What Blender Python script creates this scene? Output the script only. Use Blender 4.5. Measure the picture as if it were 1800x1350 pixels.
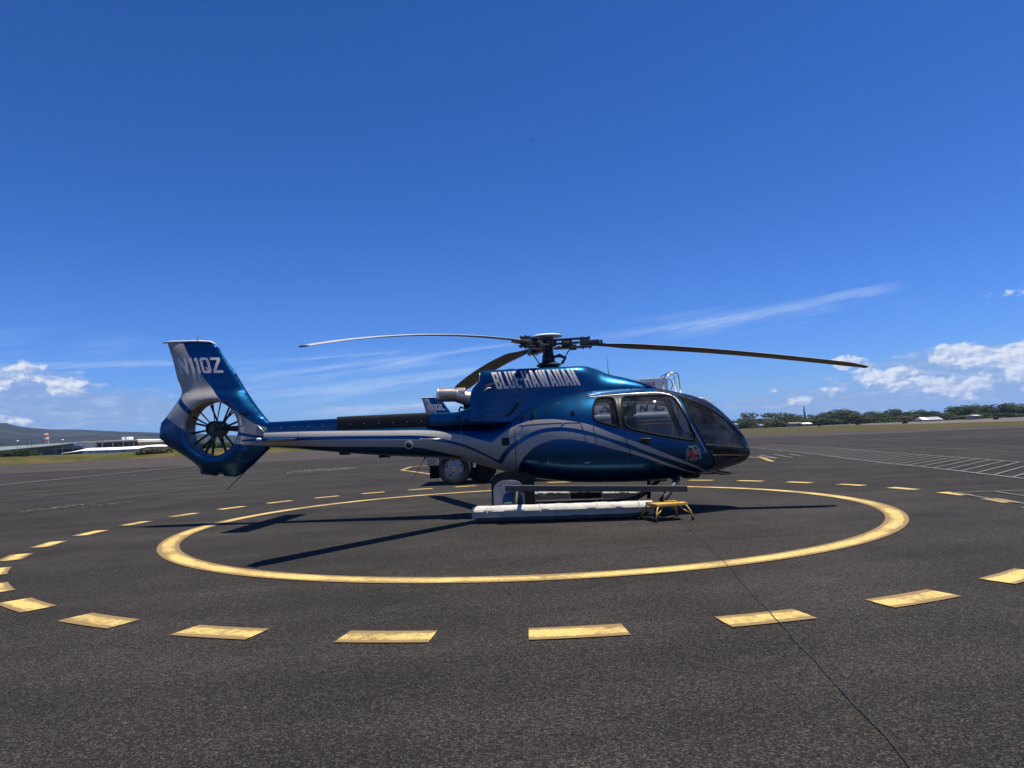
import bpy, bmesh, math, random
import numpy as np
from mathutils import Vector, Matrix, noise as mnoise
R = math.radians
random.seed(7)
scene = bpy.context.scene
for o in list(bpy.data.objects): bpy.data.objects.remove(o)
col = scene.collection

# ------------------------------------------------------------------ camera
EYE = 1.36
PITCH, ROLL, FPX = 0.07504, -0.04302, 1237.6
cam = bpy.data.cameras.new('camera'); camo = bpy.data.objects.new('camera', cam); col.objects.link(camo)
cam.sensor_width = 36.0; cam.lens = FPX/1800*36.0; cam.clip_end = 30000; cam.clip_start = 0.05
cp, sp_, cr, sr = math.cos(PITCH), math.sin(PITCH), math.cos(ROLL), math.sin(ROLL)
r0 = Vector((1, 0, 0)); u0 = Vector((0, -sp_, cp)); fwd = Vector((0, cp, sp_))
right = r0*cr + u0*sr; up = u0*cr - r0*sr
m = Matrix((right, up, -fwd)).transposed().to_4x4(); m.translation = Vector((0, 0, EYE))
camo.matrix_world = m
scene.camera = camo
scene.render.resolution_x = 1024; scene.render.resolution_y = 768
scene.view_settings.view_transform = 'Standard'; scene.view_settings.look = 'None'
scene.view_settings.exposure = 0.60; scene.view_settings.gamma = 1.0
scene.view_settings.use_curve_mapping = False

# ------------------------------------------------------------------ node expression helper
class NX:
    """tiny wrapper: python arithmetic on sockets builds Math nodes"""
    def __init__(s, nt, sock): s.nt = nt; s.s = sock
    def _m(s, op, *a, clamp=False):
        n = s.nt.nodes.new('ShaderNodeMath'); n.operation = op; n.use_clamp = clamp
        for i, v in enumerate((s,)+a):
            if isinstance(v, NX): s.nt.links.new(v.s, n.inputs[i])
            else: n.inputs[i].default_value = v
        return NX(s.nt, n.outputs[0])
    def __add__(s, b): return s._m('ADD', b)
    def __radd__(s, b): return s._m('ADD', b)
    def __sub__(s, b): return s._m('SUBTRACT', b)
    def __rsub__(s, b): return (s*-1.0)+b
    def __mul__(s, b): return s._m('MULTIPLY', b)
    def __rmul__(s, b): return s._m('MULTIPLY', b)
    def __truediv__(s, b): return s._m('DIVIDE', b)
    def gt(s, b): return s._m('GREATER_THAN', b)
    def lt(s, b): return s._m('LESS_THAN', b)
    def pw(s, b): return s._m('POWER', b)
    def mx(s, b): return s._m('MAXIMUM', b)
    def mn(s, b): return s._m('MINIMUM', b)
    def cl(s): return s._m('ADD', 0.0, clamp=True)
    def ss(s, a, b):          # smoothstep
        n = s.nt.nodes.new('ShaderNodeMapRange'); n.interpolation_type = 'SMOOTHSTEP'
        s.nt.links.new(s.s, n.inputs[0]); n.inputs[1].default_value = a; n.inputs[2].default_value = b
        return NX(s.nt, n.outputs[0])
def comb(nt, x, y, z):
    n = nt.nodes.new('ShaderNodeCombineXYZ')
    for i, v in enumerate((x, y, z)):
        if isinstance(v, NX): nt.links.new(v.s, n.inputs[i])
        else: n.inputs[i].default_value = v
    return n.outputs[0]
def noise(nt, vec, scale, detail=4, rough=.5, dist=0.0, out=0):
    n = nt.nodes.new('ShaderNodeTexNoise'); n.inputs['Scale'].default_value = scale
    n.inputs['Detail'].default_value = detail; n.inputs['Roughness'].default_value = rough
    n.inputs['Distortion'].default_value = dist
    if vec is not None: nt.links.new(vec, n.inputs['Vector'])
    return NX(nt, n.outputs[out])
def mixc(nt, fac, a, b, mode='MIX'):
    n = nt.nodes.new('ShaderNodeMix'); n.data_type = 'RGBA'; n.blend_type = mode
    for v, i in ((fac, 0), (a, 6), (b, 7)):
        if isinstance(v, NX): nt.links.new(v.s, n.inputs[i])
        elif isinstance(v, bpy.types.NodeSocket): nt.links.new(v, n.inputs[i])
        elif i == 0: n.inputs[0].default_value = v
        else: n.inputs[i].default_value = (*v, 1)
    return n.outputs[2]

# ------------------------------------------------------------------ world: daylight sky with clouds
SUN_DIR = Vector((0.28, -0.04, 1.0)).normalized()
elev = math.asin(SUN_DIR.z); azim = math.atan2(SUN_DIR.x, SUN_DIR.y)
world = bpy.data.worlds.new('World'); scene.world = world; world.use_nodes = True
nt = world.node_tree; nt.nodes.clear()
wout = nt.nodes.new('ShaderNodeOutputWorld'); bg = nt.nodes.new('ShaderNodeBackground')
sky = nt.nodes.new('ShaderNodeTexSky'); sky.sky_type = 'NISHITA'; sky.sun_disc = False
sky.sun_elevation = elev; sky.sun_rotation = azim
sky.altitude = 0; sky.air_density = 1.0; sky.dust_density = 0.15; sky.ozone_density = 3.0
tc = nt.nodes.new('ShaderNodeTexCoord'); sep = nt.nodes.new('ShaderNodeSeparateXYZ')
nt.links.new(tc.outputs['Generated'], sep.inputs[0])
dx, dy, dz = (NX(nt, sep.outputs[i]) for i in range(3))
az = dx._m('ARCTAN2', dy)*57.2958            # degrees, 0 = +Y, positive to the right
el = dz._m('ARCSINE')*57.2958
# deep tropical blue: one contrast curve per channel over the whole sky
sc = nt.nodes.new('ShaderNodeSeparateColor'); nt.links.new(sky.outputs[0], sc.inputs[0])
R_, G_, B_ = (NX(nt, sc.outputs[i])*0.1 for i in range(3))
skyc = comb(nt, (R_.pw(1.3)*4.9-.14).mn(2.1), (G_.pw(1.23)*7.89-.12).mn(4.45), (B_.pw(1.45)*16.4).mx(R_.ss(.40, .50)*8.3))
def blob(a, e, wa, we, amp):
    x = (az-a)*(1.0/wa); y = (el-e)*(1.0/we)
    return (1.0-(x*x+y*y)).mx(-3.0)*amp
def blobs(L):
    env = None
    for b in L:
        e = blob(*b); env = e if env is None else env.mx(e)
    return env
cv = comb(nt, az*1.0, el*1.5, 0.0); cv2 = comb(nt, az*1.0-0.22, el*1.5+0.30, 0.0)
def cum_noise(v): return noise(nt, v, 0.62, 6, .62)
n1 = cum_noise(cv); n2 = cum_noise(cv2)
# bright cumulus heaps: one flattened mound after another, then the noise eats their outlines
env = blobs([(33.2, 4.3, 2.7, 1.0, 0.39), (35.9, 3.7, 2.4, 1.5, 0.43), (38.2, 2.5, 2.6, 1.7, 0.39), (33.0, 2.2, 2.6, 1.0, 0.33),
          (25.6, 4.4, 1.1, .55, 0.39), (26.9, 3.4, 1.2, 1.0, 0.43), (28.8, 3.0, 1.6, 1.0, 0.41), (30.6, 2.4, 1.6, .8, 0.35), (37.6, 8.1, 2.4, .45, .18),
          (22.1, 1.9, 1.0, .45, .22), (18.4, 2.6, .8, .3, .16), (24.6, 2.4, 1.0, .5, .22), (20.2, 2.7, .5, .22, .16),
          (-34.7, 5.7, 1.4, .8, .32), (-32.4, 4.8, 1.5, .8, .30), (-37.5, 5.0, 2.4, .9, .26), (-35.5, 2.6, 3.0, .4, .16),
          (62, 5, 13, 3.0, .30), (-64, 4.5, 13, 3.0, .30), (100, 5, 20, 3.4, .30), (-105, 5, 20, 3.2, .30), (150, 5, 24, 3, .28), (-155, 5, 24, 3, .28)])
dens = (n1-.5)*1.5 + env - .02
cmask = dens.ss(0.0, 0.27)
lit = ((n1-n2)*5.0 + .62).cl()
ccol = mixc(nt, lit, (3.9, 5.0, 7.7), (8.6, 9.1, 9.8))
# grey-lavender banks and low haze cloud below them
bank = noise(nt, comb(nt, az*.55, el*2.3, 7.0), 1.0, 6, .62)
benv = blobs([(-37, 3.6, 8.0, 2.6, .50), (-31, 3.2, 6.0, 1.6, .38), (-25.5, 3.0, 3.4, 1.0, .32), (-28.6, 4.0, 2.4, .6, .26), (-21.2, 4.4, .9, .35, .20), (-18.0, 4.3, .7, .22, .18), (-13.8, 3.0, 1.6, .16, .20),
          (34, 2.8, 9, 2.2, .40), (25, 1.5, 9, 1.2, .26), (-9, 2.6, 5, .22, .2), (80, 3, 30, 2, .3), (-90, 3, 36, 2, .3), (170, 3, 50, 2, .3), (-170, 3, 40, 2, .3)])
bmask = ((bank-.5)*1.3 + benv + .02).ss(0.0, .22)
bcol = mixc(nt, bank.ss(.45, .75), (2.9, 3.9, 6.4), (5.4, 6.4, 8.7))
# cirrus streaks: stretched noise along a slightly rising direction
ang = R(8)
ca = az*math.cos(ang)+el*math.sin(ang); ce = el*math.cos(ang)-az*math.sin(ang)
cir = noise(nt, comb(nt, ca*0.10, ce*1.3, 3.0), 1.0, 5, .62)
cir2 = noise(nt, comb(nt, ca*0.35, ce*5.0, 9.0), 1.0, 4, .7)
cenv = blobs([(-13, 5.2, 15, 2.8, .8), (18, 8.2, 14, 1.3, .7), (-35, 7, 12, 2, .5), (110, 14, 60, 5, .5), (-120, 12, 60, 5, .5)]).mx(0.0)
def streak(az0, el0, az1, el1, w, amp):
    s_ = (el1-el0)/(az1-az0)
    d = el - ((az-az0)*s_ + el0) + (cir-.5)*1.1
    t = az.ss(az0, az0+ (az1-az0)*.5)*(1.0-az.ss(az1-(az1-az0)*.12, az1))
    y = d*(1.0/w)
    return (1.0-y*y).mx(0.0)*t*amp
st = streak(2.5, 7.2, 30.5, 9.6, .34, .34).mx(streak(-28, 4.7, 2, 7.7, .24, .30)).mx(streak(-26, 3.4, -1, 5.7, .40, .34)).mx(streak(-45, 5.6, -24, 6.6, .3, .3)).mx(streak(12, 8.0, 26, 8.9, .8, .14)).mx(streak(-24, 6.3, -8, 7.3, .16, .2)).mx(streak(-19, 2.3, -3.2, 3.1, .42, .75))
az0_ = az
cmask2 = ((cir.ss(.42, .75)*cenv*.42) + st*(cir2.ss(.15, .7)*.8+.2)).cl()
c1 = mixc(nt, cmask2, skyc, (6.2, 7.6, 9.6))
c1 = mixc(nt, bmask*.62, c1, bcol)
c2 = mixc(nt, cmask*0.95, c1, ccol)
nt.links.new(c2, bg.inputs[0]); bg.inputs[1].default_value = 0.066
nt.links.new(bg.outputs[0], wout.inputs[0])

# ------------------------------------------------------------------ sun
sl = bpy.data.lights.new('sun', 'SUN'); sl.energy = 5.0; sl.angle = R(0.53); sl.color = (1.0, 0.955, 0.88)
so = bpy.data.objects.new('sun', sl); col.objects.link(so)
so.rotation_euler = SUN_DIR.to_track_quat('Z', 'Y').to_euler(); so.location = (20, -10, 60)

# ------------------------------------------------------------------ materials
def mat(name, base=(.5, .5, .5), rough=.5, metal=0.0, spec=.5, coat=0.0, coat_r=.05):
    m = bpy.data.materials.new(name); m.use_nodes = True
    b = m.node_tree.nodes['Principled BSDF']
    b.inputs['Base Color'].default_value = (*base, 1); b.inputs['Roughness'].default_value = rough
    b.inputs['Metallic'].default_value = metal; b.inputs['Specular IOR Level'].default_value = spec
    b.inputs['Coat Weight'].default_value = coat; b.inputs['Coat Roughness'].default_value = coat_r
    return m
def wear(m, scale=8, amt=.25, bump=0.0, bscale=None, rough_amt=.12, obj=True):
    """breaks up a plain material with soft grime, roughness variation and fine bump"""
    nt = m.node_tree; b = nt.nodes['Principled BSDF']
    tc = nt.nodes.new('ShaderNodeTexCoord'); v = tc.outputs['Object']
    base = tuple(b.inputs['Base Color'].default_value)[:3]
    n = noise(nt, v, scale, 6, .65)
    nt.links.new(mixc(nt, n.ss(.3, .75), tuple(c*(1-amt) for c in base), tuple(min(1, c*(1+amt*.5)) for c in base)), b.inputs['Base Color'])
    r = b.inputs['Roughness'].default_value
    nt.links.new((noise(nt, v, scale*2.3, 5, .6)*(rough_amt*2)+(r-rough_amt)).cl().s, b.inputs['Roughness'])
    if bump:
        bn = nt.nodes.new('ShaderNodeBump'); bn.inputs['Strength'].default_value = bump; bn.inputs['Distance'].default_value = .01
        nt.links.new(noise(nt, v, bscale or scale*4, 5, .6).s, bn.inputs['Height']); nt.links.new(bn.outputs[0], b.inputs['Normal'])
    return m
def fcurve(nt, x, pts, lo, hi, vlo, vhi, vec=()):
    """float curve y(x) from real-world points"""
    n = nt.nodes.new('ShaderNodeFloatCurve'); c = n.mapping.curves[0]
    P = sorted(((p[0]-lo)/(hi-lo), (p[1]-vlo)/(vhi-vlo)) for p in pts)
    while len(c.points) > 2: c.points.remove(c.points[1])
    c.points[0].location = P[0]; c.points[1].location = P[-1]
    for p in P[1:-1]: c.points.new(*p)
    for p in c.points: p.handle_type = 'AUTO_CLAMPED'
    for i, p in enumerate(c.points):
        if i in vec: p.handle_type = 'VECTOR'
    n.mapping.extend = 'HORIZONTAL'; n.mapping.update()
    nt.links.new(((x-lo)*(1.0/(hi-lo))).s, n.inputs[1])
    return NX(nt, n.outputs[0])*(vhi-vlo)+vlo

S1T=[[-4.975,1.626],[-4.443,1.618],[-2.963,1.569],[-2.12,1.532],[-1.766,1.477],[-1.516,1.427],[-1.333,1.37],[-1.171,1.324],[-1.02,1.275],[-0.935,1.344],[-0.851,1.408],[-0.644,1.523],[-0.443,1.592],[-0.246,1.626],[0.011,1.625],[0.252,1.595],[0.499,1.546],[0.743,1.468],[0.975,1.36],[1.214,1.258],[1.531,1.134],[1.828,0.995],[2.226,0.818],[2.435,0.716],[2.558,0.645]]
S1B=[[-5.075,1.538],[-4.499,1.524],[-2.965,1.479],[-2.123,1.433],[-1.771,1.349],[-1.512,1.269],[-1.179,1.111],[-0.91,0.968],[-0.823,1.093],[-0.711,1.204],[-0.547,1.31],[-0.323,1.414],[-0.128,1.47],[0.098,1.488],[0.311,1.469],[0.494,1.433],[0.737,1.358],[0.97,1.268],[1.21,1.185],[1.526,1.042],[1.923,0.889],[2.326,0.74],[2.529,0.64]]
S2T=[[-5.076,1.462],[-4.447,1.461],[-2.967,1.419],[-2.247,1.379],[-1.893,1.324],[-1.493,1.213],[-1.181,1.072],[-0.862,0.9],[-0.757,1.053],[-0.65,1.152],[-0.457,1.271],[-0.258,1.364],[-0.065,1.412],[0.123,1.418],[0.308,1.404],[0.49,1.362],[0.734,1.297],[0.967,1.211],[1.277,1.079],[1.522,0.984],[1.918,0.809],[2.218,0.693],[2.423,0.625]]
S2B=[[-5.078,1.395],[-4.449,1.352],[-2.723,1.269],[-2.364,1.245],[-2.01,1.171],[-1.78,1.106],[-1.621,1.058],[-1.381,0.923],[-1.184,0.734],[-0.635,0.5],[-0.553,0.865],[-0.499,0.971],[-0.4,1.069],[-0.266,1.177],[-0.072,1.256],[0.117,1.292],[0.302,1.285],[0.484,1.252],[0.729,1.187],[0.961,1.111],[1.274,1.016],[1.519,0.927],[1.916,0.773],[2.217,0.667],[2.376,0.624]]
POSTR=[[2.089,1.984],[2.124,1.945],[2.216,1.747],[2.31,1.503],[2.407,1.286],[2.509,1.074],[2.595,0.926],[2.645,0.812],[2.661,0.672],[2.63,0.5]]

BLUE = (0.0002, 0.023, 0.116); SILVER = (0.32, 0.295, 0.275)
def paint_material(name, kind):
    m = mat(name, BLUE, .30, .80, .4, .22, .04); nt = m.node_tree; b = nt.nodes['Principled BSDF']
    tc = nt.nodes.new('ShaderNodeTexCoord'); sp = nt.nodes.new('ShaderNodeSeparateXYZ')
    v = tc.outputs['Object']; nt.links.new(v, sp.inputs[0])
    s, y, z = (NX(nt, sp.outputs[i]) for i in range(3))
    silver = None
    if kind == 'body':
        f = lambda P, vec=(): fcurve(nt, s, P, -5.3, 2.8, 0, 2, vec)
        a1 = z.lt(f(S1T, (8,)))*z.gt(f(S1B, (7,))); a2 = z.lt(f(S2T, (7,)))*z.gt(f(S2B, (9,)))
        silver = a1.mx(a2)*s.lt(2.56)
    elif kind == 'fin':
        fb = fcurve(nt, z, [[p[1], p[0]] for p in [[-6.794,3.387],[-6.627,3.082],[-6.399,2.754],[-6.195,2.502],[-5.959,2.251],[-5.67,2.029],[-5.319,1.775],[-5.138,1.716],[-4.8,1.64]]], 1.6, 3.5, -7.5, -4)
        blue1 = s.gt(fb)
        d2 = (s*0.687+z*0.727+(6.70*0.687-2.185*0.727))._m('ABSOLUTE')
        band2 = d2.lt(.046)*s.lt(-6.4)*z.gt(1.9)
        low = z.lt(fcurve(nt, s, [[-7.4,2.17],[-7.0,1.942],[-6.7,1.763],[-6.5,1.6],[-5.75,1.457],[-5.2,1.391],[-4.8,1.38]], -7.5, -4.7, 0, 3, (1, 2, 3, 4)))
        bt = (s+5.637)*(-0.214)+1.655; bb = (s+5.637)*(-0.203)+1.598
        band3 = z.lt(bt)*z.gt(bb)*s.gt(-5.9)
        silver = 1.0-blue1.mx(band2).mx(low).mx(band3)
    dirt = noise(nt, v, 3.5, 6, .65)
    blue = mixc(nt, dirt.ss(.3, .8), tuple(c*1.12 for c in BLUE), tuple(c*.80 for c in BLUE))
    # pearl: colour of the flake drifts to teal at grazing view
    lw = nt.nodes.new('ShaderNodeLayerWeight'); lw.inputs[0].default_value = .35
    blue = mixc(nt, NX(nt, lw.outputs['Facing']).ss(.35, .95)*.55, blue, (0.001, 0.07, 0.16))
    if silver is not None:
        sv = mixc(nt, dirt.ss(.35, .8), SILVER, tuple(c*.85 for c in SILVER))
        c = mixc(nt, silver, blue, sv)
        nt.links.new(c, b.inputs['Base Color'])
        nt.links.new((silver*-.62+.80).s, b.inputs['Metallic'])
        rg = silver*.13+.27
    else:
        nt.links.new(blue, b.inputs['Base Color']); rg = NX(nt, dirt.s)*0+.28
    streaks = noise(nt, comb(nt, s*1.2, y*8, z*10.0), 1.0, 5, .7)
    nt.links.new((rg+streaks*.12).s, b.inputs['Roughness'])
    nt.links.new((noise(nt, v, 22, 4, .6)*.10+.02).s, b.inputs['Coat Roughness'])
    bn = nt.nodes.new('ShaderNodeBump'); bn.inputs['Strength'].default_value = .22; bn.inputs['Distance'].default_value = .006
    nt.links.new((noise(nt, v, 2.6, 2, .5)+noise(nt, v, 60, 2, .5)*.02).s, bn.inputs['Height']); nt.links.new(bn.outputs[0], b.inputs['Normal'])
    nt.links.new(bn.outputs[0], b.inputs['Coat Normal'])
    # second, broader flake lobe that flashes cyan toward the sun
    g2 = nt.nodes.new('ShaderNodeBsdfGlossy'); g2.inputs['Roughness'].default_value = .40; g2.inputs[0].default_value = (.02, .62, .78, 1)
    nt.links.new(bn.outputs[0], g2.inputs['Normal'])
    ms = nt.nodes.new('ShaderNodeMixShader'); ms.name = 'lobe_mix'; out = nt.nodes['Material Output']
    if silver is not None: nt.links.new((silver*-.045+.05).s, ms.inputs[0])
    else: ms.inputs[0].default_value = .05
    nt.links.new(b.outputs[0], ms.inputs[1]); nt.links.new(g2.outputs[0], ms.inputs[2]); nt.links.new(ms.outputs[0], out.inputs[0])
    return m
M = {}
M['body'] = paint_material('striped_metallic_paint', 'body')
M['finp'] = paint_material('fin_metallic_paint', 'fin')
M['blue'] = paint_material('blue_metallic_paint', 'plain')
M['letter'] = wear(mat('letter_film', (.54, .51, .49), .4, .0, .5, .2), 30, .10)
M['black'] = wear(mat('black_composite', (.010, .010, .011), .5, 0, .25), 12, .3)
M['rubber'] = wear(mat('black_rubber', (.008, .008, .008), .75, 0, .12), 20, .3)
M['dark'] = wear(mat('dark_metal', (.035, .034, .034), .45, .4), 18, .35, .2)
M['grime'] = wear(mat('greasy_steel', (.10, .095, .09), .4, .7), 22, .45, .2)
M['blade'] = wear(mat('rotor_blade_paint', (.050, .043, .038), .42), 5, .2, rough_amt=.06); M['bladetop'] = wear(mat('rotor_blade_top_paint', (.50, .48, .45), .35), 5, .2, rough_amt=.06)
M['capwhite'] = wear(mat('hub_cap_paint', (.72, .72, .70), .35), 14, .12)
M['alu'] = wear(mat('brushed_aluminium', (.55, .54, .53), .35, .8), 25, .2)
M['exh'] = wear(mat('heat_stained_steel', (.46, .40, .34), .38, .9), 9, .35, .12, 40)
M['frame'] = wear(mat('window_frame_paint', (.035, .034, .035), .45, 0, .3), 14, .3)
M['skid'] = wear(mat('skid_tube_paint', (.055, .055, .057), .5, .2, .3), 12, .3)
M['step'] = wear(mat('grip_tape_step', (.045, .047, .048), .75), 60, .35, .4, 300)
M['canvas'] = wear(mat('white_canvas', (.50, .47, .41), .8), 6, .2, .9, 14)
M['canvasblk'] = wear(mat('black_canvas', (.03, .03, .03), .8), 6, .3, .6, 18)
M['yellow'] = wear(mat('yellow_powder_coat', (.56, .33, .07), .45), 14, .3)
M['seat'] = wear(mat('blue_seat_leather', (.02, .035, .06), .5), 10, .3, .3)
M['trim'] = wear(mat('cabin_trim', (.05, .05, .055), .7), 8, .3)
M['panel'] = wear(mat('instrument_panel', (.012, .012, .013), .5), 20, .3)
M['red'] = mat('red_print', (.55, .01, .03), .5); M['green'] = mat('green_print', (.004, .045, .012), .6)
M['cream'] = mat('cream_print', (.62, .55, .36), .5); M['birdw'] = mat('pale_print', (.24, .27, .26), .6)
M['duct'] = wear(mat('duct_liner', (.14, .13, .12), .45, .2), 10, .4, .2)
M['fan'] = wear(mat('fan_blade_black', (.02, .02, .022), .4), 12, .3)
M['tyre'] = wear(mat('tyre_rubber', (.018, .018, .019), .8), 14, .4, .4, 60)
M['rim'] = wear(mat('painted_rim', (.45, .45, .44), .4, .5), 16, .3)
M['truckw'] = wear(mat('truck_white_paint', (.74, .74, .72), .3, 0, .5, .4), 3, .12)
M['truckg'] = wear(mat('truck_grey_panel', (.22, .22, .22), .45), 4, .25)
M['chassis'] = wear(mat('truck_chassis', (.03, .03, .03), .6), 5, .4)
M['navy'] = mat('navy_print', (.09, .11, .19), .5)
M['tan'] = wear(mat('tan_strip', (.50, .34, .16), .6), 8, .2)
M['chrome'] = mat('polished_tube', (.7, .72, .72), .15, 1.0)
def glass(name, tint, rough=.0, spec=1.0):
    m = bpy.data.materials.new(name); m.use_nodes = True; nt = m.node_tree; nt.nodes.clear()
    out = nt.nodes.new('ShaderNodeOutputMaterial'); tr = nt.nodes.new('ShaderNodeBsdfTransparent'); tr.inputs[0].default_value = (*tint, 1)
    gl = nt.nodes.new('ShaderNodeBsdfGlossy'); gl.inputs['Roughness'].default_value = .03
    fr = nt.nodes.new('ShaderNodeFresnel'); fr.inputs[0].default_value = 1.5
    mx = nt.nodes.new('ShaderNodeMixShader')
    # faint film of dust and wiped streaks
    df = nt.nodes.new('ShaderNodeBsdfDiffuse'); df.inputs[0].default_value = (.4, .4, .38, 1)
    tc = nt.nodes.new('ShaderNodeTexCoord'); n = noise(nt, tc.outputs['Object'], 5, 6, .7)
    mx2 = nt.nodes.new('ShaderNodeMixShader'); nt.links.new((n.ss(.4, .8)*.06+.012).s, mx2.inputs[0])
    nt.links.new((NX(nt, fr.outputs[0])*spec).cl().s, mx.inputs[0]); nt.links.new(tr.outputs[0], mx.inputs[1]); nt.links.new(gl.outputs[0], mx.inputs[2])
    nt.links.new(mx.outputs[0], mx2.inputs[1]); nt.links.new(df.outputs[0], mx2.inputs[2])
    nt.links.new(mx2.outputs[0], out.inputs[0]); return m
M['glass'] = glass('window_glass', (.62, .64, .64), spec=.8); M['shield'] = glass('tinted_windscreen', (.27, .28, .30), spec=.55)

def asphalt(name, base, marks=None):
    m = mat(name, base, .9, 0, .12); nt = m.node_tree; b = nt.nodes['Principled BSDF']
    tc = nt.nodes.new('ShaderNodeTexCoord'); v = tc.outputs['Object']
    sp = nt.nodes.new('ShaderNodeSeparateXYZ'); nt.links.new(v, sp.inputs[0])
    X, Y = NX(nt, sp.outputs[0]), NX(nt, sp.outputs[1])
    fine = noise(nt, v, 95, 3, .75); mid = noise(nt, v, 24, 4, .7); big = noise(nt, v, .55, 5, .6); huge = noise(nt, v, .09, 4, .6)
    band = noise(nt, comb(nt, X*.10+Y*.012, Y*1.3-X*.16, 0.0), 1.0, 4, .6)      # faint lanes of the paver and tyre tracks
    vo = nt.nodes.new('ShaderNodeTexVoronoi'); vo.inputs['Scale'].default_value = 120; nt.links.new(v, vo.inputs['Vector'])
    vr = nt.nodes.new('ShaderNodeSeparateColor'); nt.links.new(vo.outputs['Color'], vr.inputs[0])
    chip = NX(nt, vr.outputs[0])                                                # each stone of the aggregate has a tone
    warm = NX(nt, vr.outputs[1])
    k = (fine.ss(.30, .74)*1.25+.36)*(chip.pw(2.6)*1.9+.50)*(mid.ss(.25, .75)*.5+.75)*(big.ss(.25, .75)*.46+.77)*(huge.ss(.3, .7)*.36+.82)*(band.ss(.3, .7)*.26+.87)
    tint = mixc(nt, warm*.7, base, (base[0]*1.2, base[1]*1.0, base[2]*.85))
    c = mixc(nt, 1.0, tint, comb(nt, k, k, k), 'MULTIPLY')
    dusty = (noise(nt, comb(nt, X*.35, Y*.9, 5.0), 1.0, 6, .72).ss(.54, .78)*.42*mid.ss(.3, .7)+noise(nt, comb(nt, X*1.1, Y*1.3, 2.0), 1.0, 5, .75).ss(.62, .8)*.22).cl()
    spill = noise(nt, v, 1.7, 4, .62).ss(.63, .72)*noise(nt, v, .33, 3, .6).ss(.48, .62)*.42   # old oil and rubber stains
    c = mixc(nt, spill, c, (.012, .011, .010))
    c = mixc(nt, dusty, c, (.085, .075, .060))
    nt.links.new(c, b.inputs['Base Color'])
    bn = nt.nodes.new('ShaderNodeBump'); bn.inputs['Strength'].default_value = .8; bn.inputs['Distance'].default_value = .006
    nt.links.new((chip*.5+fine+mid*.8).s, bn.inputs['Height']); nt.links.new(bn.outputs[0], b.inputs['Normal'])
    return m, k
M['asphalt'], _ = asphalt('asphalt', (.0315, .0292, .0262))
M['asphalt2'], _ = asphalt('taxiway_asphalt', (.052, .046, .041))
M['asphalt3'], _ = asphalt('runway_pavement', (.118, .103, .092))
def road_paint(name, colr, under, w0=.40, w1=.62, worn=.5):
    m = mat(name, colr, .7, 0, .3); nt = m.node_tree; b = nt.nodes['Principled BSDF']
    tc = nt.nodes.new('ShaderNodeTexCoord'); v = tc.outputs['Object']
    n = noise(nt, v, 100, 3, .9); p = noise(nt, v, 1.1, 5, .62); q = noise(nt, v, 16, 4, .7)
    at = nt.nodes.new('ShaderNodeAttribute'); at.attribute_name = 'edge'
    e = NX(nt, at.outputs['Fac'])
    wearf = (n*.9+q*.35+p*.9+q*.15+e*.60-1.15).ss(0.0, .20)*worn
    stain = noise(nt, v, 9, 4, .7)
    c = mixc(nt, stain.ss(.35, .85)*.55, colr, tuple(x*y for x, y in zip(colr, (.80, .66, .55))))
    vo = nt.nodes.new('ShaderNodeTexVoronoi'); vo.inputs['Scale'].default_value = 110; nt.links.new(v, vo.inputs['Vector'])
    vr = nt.nodes.new('ShaderNodeSeparateColor'); nt.links.new(vo.outputs['Color'], vr.inputs[0])
    c = mixc(nt, NX(nt, vr.outputs[0]).ss(.5, 1.0)*.25, c, tuple(x*.6 for x in colr))
    c = mixc(nt, wearf, c, under)
    nt.links.new(c, b.inputs['Base Color'])
    bn = nt.nodes.new('ShaderNodeBump'); bn.inputs['Strength'].default_value = .5; bn.inputs['Distance'].default_value = .004
    nt.links.new((n+q).s, bn.inputs['Height']); nt.links.new(bn.outputs[0], b.inputs['Normal'])
    return m
M['ypaint'] = road_paint('yellow_marking_paint', (.56, .415, .125), (.15, .09, .04), worn=.85)
M['wpaint'] = road_paint('white_marking_paint', (.185, .174, .16), (.08, .075, .07), worn=.8)
M['fpaint'] = road_paint('faded_marking_paint', (.105, .095, .086), (.045, .041, .038), worn=.9)
M['crack'] = mat('sealed_joint', (.010, .010, .010), .9)
def scuff(name, colr):
    m = mat(name, colr, .9, 0, .1); nt = m.node_tree; b = nt.nodes['Principled BSDF']; out = nt.nodes['Material Output']
    tc = nt.nodes.new('ShaderNodeTexCoord'); v = tc.outputs['Object']; at = nt.nodes.new('ShaderNodeAttribute'); at.attribute_name = 'edge'
    tr = nt.nodes.new('ShaderNodeBsdfTransparent'); mx = nt.nodes.new('ShaderNodeMixShader')
    f = noise(nt, v, 1.4, 5, .7).ss(.42, .7)*noise(nt, v, 60, 3, .7).ss(.35, .6)*(1.0-NX(nt, at.outputs['Fac']))*.45
    nt.links.new(f.s, mx.inputs[0]); nt.links.new(tr.outputs[0], mx.inputs[1]); nt.links.new(b.outputs[0], mx.inputs[2]); nt.links.new(mx.outputs[0], out.inputs[0])
    return m
M['mark'] = scuff('tyre_scuff', (.07, .066, .062))
def grassmat(name, a, b_, c_):
    m = mat(name, a, .95, 0, .1); nt = m.node_tree; b = nt.nodes['Principled BSDF']
    tc = nt.nodes.new('ShaderNodeTexCoord'); v = tc.outputs['Object']
    n = noise(nt, v, .12, 6, .65); f = noise(nt, v, 1.6, 5, .7)
    c = mixc(nt, n.ss(.4, .65), a, b_); c = mixc(nt, f.ss(.45, .8)*.7, c, c_)
    nt.links.new(c, b.inputs['Base Color']); return m
M['grass'] = grassmat('rough_grass', (.050, .054, .012), (.10, .072, .026), (.030, .035, .010))
M['grass2'] = grassmat('mown_grass', (.056, .050, .014), (.068, .053, .018), (.04, .04, .012))

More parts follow.
